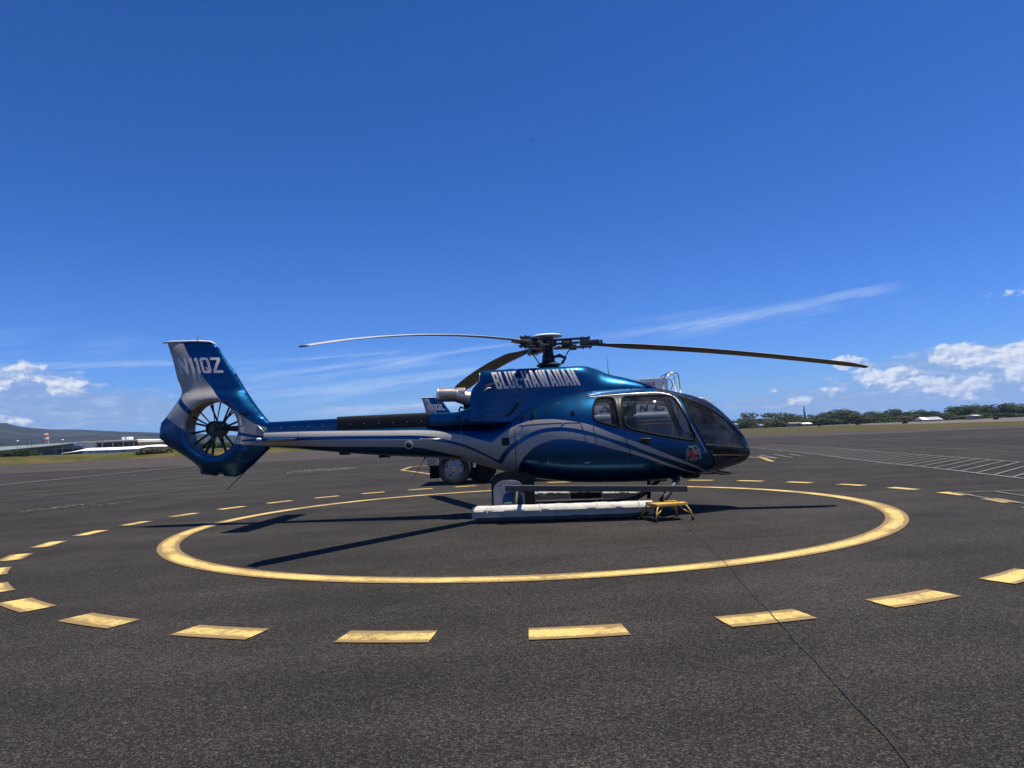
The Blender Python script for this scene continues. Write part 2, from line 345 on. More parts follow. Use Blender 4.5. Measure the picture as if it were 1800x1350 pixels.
# ------------------------------------------------------------------ mesh helpers
def link(name, bm_or_me, material=None, parent=None, smooth=False):
    if isinstance(bm_or_me, bmesh.types.BMesh):
        me = bpy.data.meshes.new(name); bm_or_me.to_mesh(me); bm_or_me.free()
    else: me = bm_or_me
    mats = material if isinstance(material, (list, tuple)) else [material]
    for mm in mats:
        if mm is not None: me.materials.append(mm)
    if smooth:
        me.polygons.foreach_set('use_smooth', [True]*len(me.polygons))
        if smooth is not True: me.set_sharp_from_angle(angle=smooth)
    o = bpy.data.objects.new(name, me); col.objects.link(o)
    if parent: o.parent = parent
    return o
def struct(o): o['kind'] = 'structure'; return o
def tag(o, label, cat, group=None):
    o['label'] = label; o['category'] = cat
    if group: o['group'] = group
    return o
def thing(name, label, cat, loc=(0, 0, 0), rz=0, group=None):
    o = bpy.data.objects.new(name, None); col.objects.link(o); o.location = loc; o.rotation_euler = (0, 0, rz)
    return tag(o, label, cat, group)
def frompy(name, V, F):
    me = bpy.data.meshes.new(name); me.from_pydata([tuple(v) for v in V], [], F); me.update(); return me
def box(bm, x0, x1, y0, y1, z0, z1, bev=0.0, rot=None, piv=(0, 0, 0)):
    b = bmesh.new(); bmesh.ops.create_cube(b, size=1)
    for v in b.verts: v.co = Vector(((x0+x1)/2+v.co.x*(x1-x0), (y0+y1)/2+v.co.y*(y1-y0), (z0+z1)/2+v.co.z*(z1-z0)))
    if bev: bmesh.ops.bevel(b, geom=list(b.edges), offset=bev, segments=2, affect='EDGES', profile=.6)
    if rot is not None: bmesh.ops.transform(b, matrix=Matrix.Translation(piv) @ rot @ Matrix.Translation(-Vector(piv)), verts=b.verts)
    merge(bm, b)
def merge(bm, b):
    me = bpy.data.meshes.new('tmp'); b.to_mesh(me); b.free(); bm.from_mesh(me); bpy.data.meshes.remove(me)
def tube(bm, pts, r, seg=10, cap=True, flat=1.0):
    """swept tube; r number or list"""
    P = [Vector(p) for p in pts]; n = len(P); rs = r if isinstance(r, (list, tuple)) else [r]*n
    rings = []; side = None
    for i in range(n):
        t = (P[min(i+1, n-1)]-P[max(i-1, 0)]).normalized()
        if side is None:
            side = t.cross(Vector((0, 0, 1)))
            if side.length < .1: side = t.cross(Vector((0, 1, 0)))
        side = (side - t*side.dot(t)).normalized(); upv = side.cross(t)
        rings.append([bm.verts.new(P[i]+(side*math.cos(a)+upv*math.sin(a)*flat)*rs[i]) for a in (2*math.pi*k/seg for k in range(seg))])
    for a, b in zip(rings, rings[1:]):
        for k in range(seg): bm.faces.new((a[k], a[(k+1) % seg], b[(k+1) % seg], b[k]))
    if cap:
        bm.faces.new(rings[0][::-1]); bm.faces.new(rings[-1])
def lathe(bm, prof, seg=32, axis='Z', center=(0, 0, 0), cap=True):
    rings = []
    for (r, h) in prof:
        ring = []
        for k in range(seg):
            a = 2*math.pi*k/seg; c, s = r*math.cos(a), r*math.sin(a)
            p = {'Z': (c, s, h), 'Y': (c, h, s), 'X': (h, c, s)}[axis]
            ring.append(bm.verts.new(Vector(p)+Vector(center)))
        rings.append(ring)
    for a, b in zip(rings, rings[1:]):
        for k in range(seg): bm.faces.new((a[k], a[(k+1) % seg], b[(k+1) % seg], b[k]))
    if cap: bm.faces.new(rings[0][::-1]); bm.faces.new(rings[-1])
    bmesh.ops.recalc_face_normals(bm, faces=bm.faces)
def pchip(P):
    P = sorted(P, key=lambda p: p[0]); x = np.array([p[0] for p in P]); y = np.array([p[1] for p in P])
    h = np.diff(x); d = np.diff(y)/h; mm = np.zeros(len(x)); mm[0] = d[0]; mm[-1] = d[-1]
    for i in range(1, len(x)-1):
        if d[i-1]*d[i] > 0:
            w1 = 2*h[i]+h[i-1]; w2 = h[i]+2*h[i-1]; mm[i] = (w1+w2)/(w1/d[i-1]+w2/d[i])
    def f(q):
        q = min(max(q, x[0]), x[-1]); i = int(min(np.searchsorted(x, q, side='right')-1, len(x)-2)); t = (q-x[i])/h[i]
        return float((2*t**3-3*t**2+1)*y[i]+(t**3-2*t**2+t)*h[i]*mm[i]+(-2*t**3+3*t**2)*y[i+1]+(t**3-t**2)*h[i]*mm[i+1])
    return f
def inpoly(x, y, P):
    c = False; j = len(P)-1
    for i in range(len(P)):
        xi, yi = P[i]; xj, yj = P[j]
        if (yi > y) != (yj > y) and x < (xj-xi)*(y-yi)/(yj-yi)+xi: c = not c
        j = i
    return c
def resample(P, step=.03, closed=True, smooth=1):
    P = [Vector((p[0], p[1])) for p in P]
    for _ in range(smooth):
        Q = []
        n = len(P)
        for i in range(n if closed else n-1):
            a, b = P[i], P[(i+1) % n]; Q += [a.lerp(b, .25), a.lerp(b, .75)]
        if not closed: Q = [P[0]]+Q[1:-1]+[P[-1]]
        P = Q
    out = []; n = len(P)
    for i in range(n if closed else n-1):
        a, b = P[i], P[(i+1) % n]; k = max(1, int((b-a).length/step))
        out += [a.lerp(b, j/k) for j in range(k)]
    out.append(out[0].copy() if closed else P[-1])
    return [(p.x, p.y) for p in out]

# ------------------------------------------------------------------ lettering (block glyphs as convex polygons)
def rc(x0, y0, x1, y1): return [(x0, y0), (x1, y0), (x1, y1), (x0, y1)]
def glyph(ch, t=.30, h=.15):
    W = 1.0
    if ch == 'I': return t, [rc(0, 0, t, 1)]
    if ch == '1': return t+.16, [rc(.16, 0, .16+t, 1), [(0, .76), (.16, .80), (.16, 1), (.08, .94)]]
    if ch == '.': return t*.8, [rc(0, .42, t*.8, .56)]
    if ch == ' ': return .5, []
    if ch == 'L': W = .78; return W, [rc(0, 0, t, 1), rc(t, 0, W, h)]
    if ch == 'E': W = .80; return W, [rc(0, 0, t, 1), rc(t, 0, W, h), rc(t, 1-h, W, 1), rc(t, .5-h/2, W-.08, .5+h/2)]
    if ch == 'T': W = .9; return W, [rc(0, 1-h, W, 1), rc(W/2-t/2, 0, W/2+t/2, 1-h)]
    if ch == 'H': return W, [rc(0, 0, t, 1), rc(W-t, 0, W, 1), rc(t, .43, W-t, .43+h)]
    if ch == 'U': return W, [rc(0, h, t, 1), rc(W-t, h, W, 1), [(0, h), (.14, 0), (W-.14, 0), (W, h)]]
    if ch in 'OQ0C':
        g = [rc(0, h, t, 1-h), [(0, h), (.14, 0), (W-.14, 0), (W, h)], [(W, 1-h), (W-.14, 1), (.14, 1), (0, 1-h)]]
        g += [rc(W-t, h, W, 1-h)] if ch != 'C' else [rc(W-t, h, W, .36), rc(W-t, .64, W, 1-h)]
        if ch == 'Q': g.append([(W*.40, .38), (W*.60, .38), (W-t, .22), (W-t, h), (W-t-.12, h)])
        return W, g
    if ch == 'N': return W, [rc(0, 0, t, 1), rc(W-t, 0, W, 1), [(t, 1), (t, .55), (W-t, 0), (W-t, .45)]]
    if ch == 'Z': return W, [rc(0, 1-h, W, 1), rc(0, 0, W, h), [(0, h), (t*1.2, h), (W, 1-h), (W-t*1.2, 1-h)]]
    if ch == 'A':
        a = t*.95; ix = lambda y: a+(W/2-a)*y/.80
        return W, [[(0, 0), (a, 0), (W/2, .80), (W/2, 1), (W/2-t*.55, 1)], [(W, 0), (W/2+t*.55, 1), (W/2, 1), (W/2, .80), (W-a, 0)],
                   [(ix(.18), .18), (W-ix(.18), .18), (W-ix(.32), .32), (ix(.32), .32)]]
    if ch == 'W':
        W = 1.5; x1, xm, x2 = .42, .75, 1.08; k = t*.62
        return W, [[(0, 1), (t, 1), (x1, .32), (x1, 0), (x1-k, 0)], [(x1, 0), (x1+k, 0), (xm, .66), (xm, 1), (xm-k*.8, 1), (x1, .32)],
                   [(xm, .66), (x2-k, 0), (x2, 0), (x2, .32), (xm+k*.8, 1), (xm, 1)], [(x2, 0), (x2+k, 0), (W, 1), (W-t, 1), (x2, .32)]]
    if ch == 'B': return W, [rc(0, 0, t, 1), rc(t, 1-h, W-.1, 1), rc(t, 0, W-.08, h), rc(t, .5-h/2, W-.14, .5+h/2), [(W-t-.04, .5+h/2), (W-.14, .5+h/2), (W-.04, .65), (W-.04, .78), (W-.1, 1-h), (W-t-.04, 1-h)], [(W-t, h), (W-.08, h), (W, .2), (W, .36), (W-.14, .5-h/2), (W-t, .5-h/2)]]
    if ch == 'R': return W, [rc(0, 0, t, 1), rc(t, 1-h, W-.1, 1), rc(t, .46, W-.1, .46+h), rc(W-t-.05, .46+h, W-.03, 1-h), [(W-t-.05, .46), (W-t, 0), (W, 0), (W-.1, .46)]]
    if ch == 'S': return W, [rc(0, 1-h, W, 1), rc(0, 0, W, h), rc(0, .5-h/2, W, .5+h/2), rc(0, .5+h/2, t, 1-h), rc(W-t, h, W, .5-h/2)]
    if ch == 'G': return W, [rc(0, h, t, 1-h), rc(0, 0, W, h), rc(0, 1-h, W, 1), rc(W-t, h, W, .5), rc(W*.5, .36, W-t, .5)]
    if ch == 'F': W = .8; return W, [rc(0, 0, t, 1), rc(t, 1-h, W, 1), rc(t, .5-h/2, W-.08, .5+h/2)]
    if ch == 'M': W = 1.3; return W, [rc(0, 0, t, 1), rc(W-t, 0, W, 1), [(t, 1), (t, .55), (W/2, .1), (W/2, .5)], [(W-t, 1), (W/2, .5), (W/2, .1), (W-t, .55)]]
    return .5, []
def clipband(P, v0, v1):
    def clip(P, f):
        o = []
        for i in range(len(P)):
            a, b = P[i], P[(i+1) % len(P)]; fa, fb = f(a), f(b)
            if fa >= 0: o.append(a)
            if fa*fb < 0: t = fa/(fa-fb); o.append((a[0]+(b[0]-a[0])*t, a[1]+(b[1]-a[1])*t))
        return o
    P = clip(P, lambda p: p[1]-v0)
    return clip(P, lambda p: v1-p[1]) if len(P) > 2 else []
def text_mesh(name, text, mp, gap=.16, bands=8, t=.3, h=.15, only=None):
    x = 0; polys = []
    for i_, ch in enumerate(text):
        w, g = glyph(ch, t, h)
        if only is None or only == i_: polys += [[(p[0]+x, p[1]) for p in P] for P in g]
        x += w+gap
    x -= gap; V = []; F = []
    for P in polys:
        lo = min(p[1] for p in P); hi = max(p[1] for p in P)
        for k in range(-2, bands):
            v0, v1 = k/bands, (k+1)/bands
            if v1 <= lo+1e-6 or v0 >= hi-1e-6: continue
            Q = clipband(P, v0, v1)
            if len(Q) < 3: continue
            b = len(V); V += [mp(p[0]/x, p[1]) for p in Q]; F.append(list(range(b, b+len(Q))))
    return frompy(name, V, F)

# ================================================================== SETTING
# ground: one sheet out to the horizon
struct(link('ground', frompy('ground', [(-9000, -600, 0), (9000, -600, 0), (9000, 9000, 0), (-9000, 9000, 0)], [(0, 1, 2, 3)]), M['asphalt']))
def sheet(name, P, z, material, sub=None):
    me = frompy(name, [(x, y, z) for x, y in P], [list(range(len(P)))])
    return struct(link(name, me, material))
# taxiway beyond the white edge line, grass belts, runway
sheet('taxiway', [(29.2, 88.9), (40.7, 77.2), (55.3, 76.4), (140, 75.5), (260, 70), (260, 93), (70.7, 98.0), (58, 101), (52.9, 103.3), (47, 118), (45.4, 136.6), (-51.6, 177.7), (-80.7, 171.3), (-101.6, 169.4), (-111.1, 152.4), (-160, 130), (-160, 60), (-75, 62), (-28.7, 66.0), (-5, 76)], .004, M['asphalt2'])
sheet('grass_verge', [(45.4, 136.6), (47, 118), (52.9, 103.3), (58, 101), (70.7, 98.0), (260, 93), (400, 120), (300, 215), (115.3, 159.8), (125, 215), (142, 277.1), (190, 400), (160, 470), (100, 500), (20, 460), (-10, 250), (-51.6, 177.7)], .008, M['grass2'])
sheet('runway', [(190, 400), (142, 277.1), (125, 215), (115.3, 159.8), (300, 215), (900, 420), (900, 500), (420, 445), (300, 470), (190, 520), (60, 560), (-40, 560), (100, 500), (160, 470)], .012, M['asphalt3'])
# far grass and woodland floor
sheet('meadow', [(-6000, 560), (-40, 560), (60, 560), (190, 520), (300, 470), (420, 445), (900, 500), (6000, 900), (6000, 8000), (-6000, 8000)], .010, M['grass'])
# grass bank on the left
bm = bmesh.new()
bank = [(-51.6, 177.7), (-80.7, 171.3), (-101.6, 169.4), (-111.1, 152.4), (-135, 142), (-200, 120)]
rows = []
for t, zz in ((0, .0), (.18, .35), (.5, 1.1), (1.0, 1.75), (1.6, 1.8), (9.0, 1.6), (30, 1.0)):
    row = []
    for i in range(len(bank)-1):
        for k in range(8):
            a, b = Vector(bank[i]), Vector(bank[i+1]); p = a.lerp(b, k/8)
            d = Vector((p.x, p.y)).normalized(); q = p + d*(t*14)
            fade = min(1, max(0, (-p.x-30)/30))
            z = zz*(.62+.38*fade) + (mnoise.noise(Vector((q.x*.08, q.y*.08, 0)))*.16 if t > 0 else 0)
            row.append(bm.verts.new((q.x, q.y, max(z, .012) if t > 0 else .012)))
    rows.append(row)
for a, b in zip(rows, rows[1:]):
    for k in range(len(a)-1): bm.faces.new((a[k], a[k+1], b[k+1], b[k]))
bmesh.ops.recalc_face_normals(bm, faces=bm.faces)
struct(link('grass_bank', bm, M['grass'], smooth=True))

# ---- painted markings
def strip(name, pts, w, z, material, seg=1):
    """painted line along pts with an 'edge' wear attribute"""
    P = [Vector(p) for p in pts]; V = []; F = []; E = []
    dense = []
    for a, b in zip(P, P[1:]):
        k = max(1, int((b-a).length/seg)); dense += [a.lerp(b, j/k) for j in range(k)]
    dense.append(P[-1]); n = len(dense)
    for i, p in enumerate(dense):
        t = (dense[min(i+1, n-1)]-dense[max(i-1, 0)]).normalized(); nn = Vector((-t.y, t.x))
        for u in (-1, 0, 1):
            q = p+nn*(w/2)*u; V.append((q.x, q.y, z)); E.append(abs(u)*.6)
        if i:
            b = (i-1)*3; F += [(b, b+3, b+4, b+1), (b+1, b+4, b+5, b+2)]
    me = frompy(name, V, [f[::-1] for f in F]); at = me.attributes.new('edge', 'FLOAT', 'POINT'); at.data.foreach_set('value', E)
    return struct(link(name, me, material))
def arc(name, cx, cy, ri, ro, a0, a1, z, material, n):
    V = []; F = []; E = []; nr = 4
    for i in range(n+1):
        a = a0+(a1-a0)*i/n
        for j in range(nr+1):
            r = ri+(ro-ri)*j/nr; V.append((cx+r*math.cos(a), cy+r*math.sin(a), z))
            e = abs(j/nr*2-1)**3*.9
            E.append(e)
    for i in range(n):
        for j in range(nr):
            b = i*(nr+1)+j; F.append((b, b+1, b+nr+2, b+nr+1))
    me = frompy(name, V, F); at = me.attributes.new('edge', 'FLOAT', 'POINT'); at.data.foreach_set('value', E)
    return struct(link(name, me, material))
RCX, RCY = 0.198, 12.61
arc('painted_circle', RCX, RCY, 5.597, 5.886, 0, 2*math.pi, .008, M['ypaint'], 240)
for k in range(36):
    a = R(-101.0+10*k); far = max(0, math.sin(a))
    arc('circle_dash', RCX-.12*far, RCY+.25*far, 7.515, 7.80, a+R(random.uniform(-.25, .25)), a+R(4.85), .008, M['ypaint'], 8)
# joints in the pavement
def joint(pts, w=.012):
    P = []
    for a, b in zip(pts, pts[1:]):
        a, b = Vector(a), Vector(b); k = max(1, int((b-a).length/.12))
        for j in range(k):
            p = a.lerp(b, j/k); s = mnoise.noise(Vector((p.x*3, p.y*3, 1)))*.018; P.append((p.x+s, p.y))
    P.append(pts[-1])
    return strip('pavement_joint', P, w, .0125, M['crack'], .2)
joint([(3.0, 16.0), (2.515, 11.381), (2.089, 7.38), (1.78, 5.058), (1.508, 2.893), (1.30, 1.2)], .0060)
joint([(-5.9, 10.62), (-5.45, 10.62), (-4.9, 10.64)], .01)
joint([(-5.75, 10.2), (-5.35, 10.35), (-4.95, 10.42)], .01)
# faded stripes at left
for a, b, w in [((-23.4, 26.0), (-18.2, 58.0), .14), ((-20.2, 22.8), (-14.6, 52.0), .16), ((-17.6, 19.5), (-13.8, 45.0), .20)]:
    A, B = Vector(a), Vector(b)
for a, b, w in [((-21.9, 26.4), (-19.4, 52.0), .20), ((-19.2, 22.0), (-16.6, 47.5), .16), ((-16.9, 19.0), (-14.6, 43.2), .20), ((-26.6, 31.0), (-29.4, 74.0), .9), ((-12.2, 17.0), (-10.5, 40.0), .10)]:
    strip('faded_line', [a, b], w, .0125, M['fpaint'])
strip('faded_yellow_line', [(-50.5, 63.9), (-47.4, 65.3), (-40, 67.6), (-33.5, 69.6), (-22, 71)], .35, .0125, M['fpaint'])
for cx_, cy_, rr_, a0, a1 in ((4.0, 30.0, 9.5, -65, 30), (4.3, 30.2, 9.9, -62, 25), (-2, 24, 8.6, -10, 60), (2.5, 33.5, 8.0, -50, 40), (-9, 10, 9, -40, 35), (-9.2, 10, 9.35, -38, 32), (6.5, 1.0, 7.5, 40, 110), (6.5, 1.0, 7.8, 44, 104)):
    strip('tyre_mark', [(cx_+rr_*math.cos(R(a)), cy_+rr_*math.sin(R(a))) for a in range(a0, a1, 5)], .16, .0125, M['mark'], .5)
# white edge line of the taxiway
strip('edge_line', [(-8, 103), (29.29, 88.87), (40.73, 77.19), (55.3, 76.7), (120, 75.5)], .42, .0165, M['wpaint'])
# ladder of parking lines at right
N0, N1 = Vector((16.6, 56.0)), Vector((10.3, 11.2)); 
nearP = [(15.9, 49.5), (13.489, 31.798), (12.67, 27.502), (11.848, 22.609), (11.582, 19.957), (10.813, 15.148), (10.2, 11.0)]
farP = [(18.9, 54.0), (17.606, 39.568), (17.341, 37.558), (15.983, 30.423), (15.2, 24.5), (14.584, 20.366), (13.7, 14.6), (13.2, 11.0)]
strip('parking_line', nearP, .13, .0125, M['wpaint']); strip('parking_line', farP, .12, .0125, M['wpaint'])
def onpath(P, y):
    for a, b in zip(P, P[1:]):
        if min(a[1], b[1]) <= y <= max(a[1], b[1]):
            t = (y-a[1])/(b[1]-a[1]); return (a[0]+(b[0]-a[0])*t, y)
y = 11.6; k = 0
while y < 47:
    p = onpath(nearP, y); fy = y+3.35 if y+3.35 < 53 else 53
    q = onpath(farP, fy)
    if p and q: strip('parking_bar', [p, q], .075, .0165, M['wpaint'])
    y += .80; k += 1
for a, b, w in [((23.5, 58.0), (18.2, 25.4), .14), ((28.6, 60.5), (21.3, 29.7), .14), ((34.5, 62), (26.0, 31.0), .14), ((20.5, 60.0), (33.0, 70.0), .2), ((24, 55), (60, 62), .12)]:
    strip('faded_line', [a, b], w, .0125, M['fpaint'])
strip('boundary_line', [(7.93, 12.94), (8.61, 12.86), (9.13, 12.81), (16, 12.3)], .07, .0125, M['wpaint'])
strip('boundary_line', [(7.93, 12.94), (7.75, 11.24), (7.76, 10.9), (7.85, 9.2)], .07, .0125, M['wpaint'])
strip('boundary_line', [(8.61, 12.86), (8.50, 11.95), (8.2, 10)], .07, .0125, M['wpaint'])
for a, b in [((11.65, 33.79), (10.95, 29.98)), ((12.25, 33.52), (11.53, 29.54)), ((12.95, 33.51), (12.30, 30.5))]:
    strip('short_white_line', [a, b], .13, .0125, M['wpaint'])
strip('yellow_arrow_mark', [(-4.8, 38.6), (-5.56, 37.58), (-5.45, 33.84), (-4.84, 32.3), (-3.4, 28.5)], .22, .0125, M['ypaint'])
strip('yellow_arrow_mark', [(10.9, 31.6), (10.3, 29.2), (9.75, 26.9)], .22, .0125, M['ypaint'])
strip('yellow_arrow_mark', [(10.4, 31.8), (10.9, 29.5)], .2, .0165, M['ypaint'])

# ---- hillside beyond the airfield
prof = pchip([(-6000, 300), (-3600, 235), (-2918, 205), (-2902, 208), (-2854, 194), (-2789, 179), (-2594, 155), (-2514, 152), (-2271, 131), (-2012, 112), (-1818, 99), (-1560, 76), (-1100, 44), (-500, 22), (0, 10), (900, 4), (6000, 2)])
bm = bmesh.new(); nx, ny = 260, 46; grid = []
for j in range(ny):
    t = j/(ny-1); row = []
    for i in range(nx):
        ax = -6000+8500*i/(nx-1)
        Yd = 1100+2900*t; X = ax*(Yd/4000)
        e = t**1.35
        h = prof(ax)*e
        nz = mnoise.fractal(Vector((X*.0022, Yd*.0022, 0)), 1.0, 2.0, 6)
        h += (nz*22*(t**.8)*(1-t**6)) + mnoise.noise(Vector((X*.02, Yd*.02, 3)))*2.0*t
        row.append(bm.verts.new((X, Yd, h-1.0*(1-t))))
    grid.append(row)
for j in range(ny-1):
    for i in range(nx-1): bm.faces.new((grid[j][i], grid[j][i+1], grid[j+1][i+1], grid[j+1][i]))
mm = mat('hillside_cover', (.04, .05, .02), .95, 0, .05); nt_ = mm.node_tree; b_ = nt_.nodes['Principled BSDF']
tcn = nt_.nodes.new('ShaderNodeTexCoord'); v_ = tcn.outputs['Object']
spx = nt_.nodes.new('ShaderNodeSeparateXYZ'); nt_.links.new(v_, spx.inputs[0])
XX, YY = NX(nt_, spx.outputs[0]), NX(nt_, spx.outputs[1])
na = noise(nt_, comb(nt_, XX*.0018, YY*.004, 0.0), 1.0, 6, .6); nb = noise(nt_, comb(nt_, XX*.012, YY*.02, 0.0), 1.0, 6, .7); nc_ = noise(nt_, v_, .05, 3, .8)
cc = mixc(nt_, na.ss(.42, .6), (.010, .014, .010), (.036, .034, .022)); cc = mixc(nt_, nb.ss(.45, .7)*.8, cc, (.010, .016, .009)); cc = mixc(nt_, nc_.ss(.70, .8)*.5, cc, (.4, .38, .34))
nt_.links.new(cc, b_.inputs['Base Color'])
struct(link('hillside', bm, mm, smooth=True))

# ---- air
hz = bmesh.new(); box(hz, -8500, 8500, -500, 8500, -1.0, 330)
hm = bpy.data.materials.new('haze_air'); hm.use_nodes = True; hn = hm.node_tree; hn.nodes.clear()
ho = hn.nodes.new('ShaderNodeOutputMaterial'); pv = hn.nodes.new('ShaderNodeVolumePrincipled')
pv.inputs['Color'].default_value = (.44, .62, .96, 1); pv.inputs['Density'].default_value = 6.0e-5; pv.inputs['Anisotropy'].default_value = .1
hn.links.new(pv.outputs[0], ho.inputs['Volume'])
hzo = link('haze', hz, hm); hzo['kind'] = 'stuff'

# ---- trees: tapered trunk, limbs, leaf clumps
def leafmat(name, a, b_):
    m = mat(name, a, .8, 0, .2); nt = m.node_tree; b = nt.nodes['Principled BSDF']
    g = nt.nodes.new('ShaderNodeNewGeometry'); oi = nt.nodes.new('ShaderNodeObjectInfo')
    r = NX(nt, g.outputs['Random Per Island']); q = NX(nt, oi.outputs['Random'])
    c = mixc(nt, r, a, b_); c = mixc(nt, q*.6, c, tuple(x*.55 for x in a))
    nt.links.new(c, b.inputs['Base Color'])
    return m
M['leaf'] = leafmat('leaves', (.030, .050, .010), (.080, .105, .026)); M['leaf2'] = leafmat('dark_leaves', (.017, .032, .008), (.042, .062, .016))
M['leaf3'] = leafmat('olive_leaves', (.070, .066, .026), (.105, .085, .035)); M['bark'] = wear(mat('bark', (.09, .07, .05), .9), 6, .4)
def crown_mesh(name, lobes, n, size, seed, flat=.8):
    rnd = random.Random(seed); V = []; F = []
    tot = sum(l[3]*l[4] for l in lobes)
    for (cx, cy, cz, rh, rv) in lobes:
        k = int(n*rh*rv/tot)
        for _ in range(k):
            while True:
                p = Vector((rnd.uniform(-1, 1), rnd.uniform(-1, 1), rnd.uniform(-1, 1)))
                if .35 < p.length < 1: break
            p = p.normalized()*(p.length**.45)*rnd.uniform(.86, 1.08)
            c = Vector((cx+p.x*rh, cy+p.y*rh, cz+p.z*rv))
            nn = (Vector((p.x, p.y, p.z*1.2+.5))+Vector((rnd.gauss(0, .55), rnd.gauss(0, .55), rnd.gauss(0, .55)))).normalized()
            a = nn.orthogonal().normalized(); b = nn.cross(a); th = rnd.uniform(0, 6.28)
            a, b = a*math.cos(th)+b*math.sin(th), b*math.cos(th)-a*math.sin(th)
            s = size*rnd.uniform(.5, 1.25); i = len(V)
            V += [c+a*s, c+b*s*.7+nn*s*.2, c-a*s, c-b*s*.7+nn*s*.15]; F.append((i, i+1, i+2, i+3))
    return frompy(name, V, F)
def trunk_bm(h, r, lobes, seed):
    rnd = random.Random(seed); bm = bmesh.new()
    tube(bm, [(0, 0, -.3), (r*.3, 0, h*.4), (-r*.4, r*.3, h*.8), (0, 0, h*1.05)], [r*1.25, r, r*.75, r*.3], 8)
    for (cx, cy, cz, rh, rv) in lobes:
        tube(bm, [(0, 0, h*.45), (cx*.45, cy*.45, h*.7+(cz-h)*.2), (cx*.9, cy*.9, cz)], [r*.5, r*.35, r*.1], 6)
    return bm
TP = []
def proto(kind, seed):
    rnd = random.Random(seed)
    if kind == 'round': lobes = [(rnd.uniform(-.34, .34), rnd.uniform(-.3, .3), rnd.uniform(.24, .72), rnd.uniform(.2, .3), rnd.uniform(.17, .25)) for _ in range(13)]; th = .3
    elif kind == 'wide': lobes = [(x+rnd.uniform(-.05, .05), rnd.uniform(-.25, .25), rnd.uniform(.30, .82), rnd.uniform(.18, .27), rnd.uniform(.13, .2)) for x in (-.55, -.35, -.15, .05, .25, .45, .6, -.2, .3, -.45, 0, .5)]; th = .45
    elif kind == 'bushy': lobes = [(rnd.uniform(-.42, .42), rnd.uniform(-.3, .3), rnd.uniform(.12, .62), rnd.uniform(.22, .32), rnd.uniform(.17, .26)) for _ in range(13)]; th = .2
    elif kind == 'pine': lobes = [(0, 0, .18+.082*i, .17*(1-i/10.5)+.015, .035) for i in range(10)]; th = .9
    elif kind == 'palm': lobes = None; th = .75
    return lobes, th
def make_tree_meshes(kind, seed, n=1500, leaf=.040):
    lobes, th = proto(kind, seed)
    if kind == 'palm':
        V = []; F = []; rnd = random.Random(seed)
        for k in range(18):
            a = 2*math.pi*k/18+rnd.uniform(-.1, .1); up_ = rnd.uniform(-.1, .5); pr = None
            for j in range(6):
                t = j/5; d = Vector((math.cos(a), math.sin(a), 0)); p = Vector((0, 0, .78))+d*(.34*t)+Vector((0, 0, up_*.4*t-.34*t*t)); sd = Vector((-d.y, d.x, 0))*(.045*(1-t)+.01)
                V += [p+sd-Vector((0, 0, .015)), p, p-sd-Vector((0, 0, .015))]
                if j: i = len(V)-6; F += [(i, i+1, i+4, i+3), (i+1, i+2, i+5, i+4)]
        cm = frompy('crown', V, F); lobes_t = []
    else: cm = crown_mesh('crown', lobes, n, leaf, seed); lobes_t = lobes[:5] if kind != 'pine' else []
    tb = trunk_bm(th, .022 if kind != 'palm' else .012, lobes_t, seed)
    tm = bpy.data.meshes.new('trunk'); tb.to_mesh(tm); tb.free(); tm.materials.append(M['bark'])
    return cm, tm
TM = {k: [make_tree_meshes(k, s) for s in (11, 23, 37, 51)] for k in ('round', 'wide', 'bushy')}
TM['pine'] = [make_tree_meshes('pine', 5, 700, .03)]; TM['palm'] = [make_tree_meshes('palm', 8)]
crown_cache = {}
def tree(name, kind, x, y, z, h, w, label, group, leaf='leaf', seed=0):
    rnd = random.Random(int(x*7+y*13)+seed)
    t = thing(name, label, 'tree', (x, y, z), rnd.uniform(-.5, .5) if kind != 'wide' else 0, group); t.scale = (w, w*.8, h)
    cm, tm = rnd.choice(TM[kind])
    key = (cm.name, leaf)
    if key not in crown_cache:
        c2 = cm.copy(); c2.materials.clear(); c2.materials.append(M[leaf]); crown_cache[key] = c2
    c = bpy.data.objects.new('crown', crown_cache[key]); col.objects.link(c); c.parent = t
    c = bpy.data.objects.new('trunk', tm); col.objects.link(c); c.parent = t
    return t
def rayxy(px, py, Yd):    # world X and height of a spot Yd metres ahead
    u, v = (px-900)/FPX, -(py-675)/FPX
    u2, v2 = cr*u-sr*v, sr*u+cr*v
    yy, zz = cp-sp_*v2, sp_+cp*v2
    return u2*Yd/yy, EYE+zz*Yd/yy
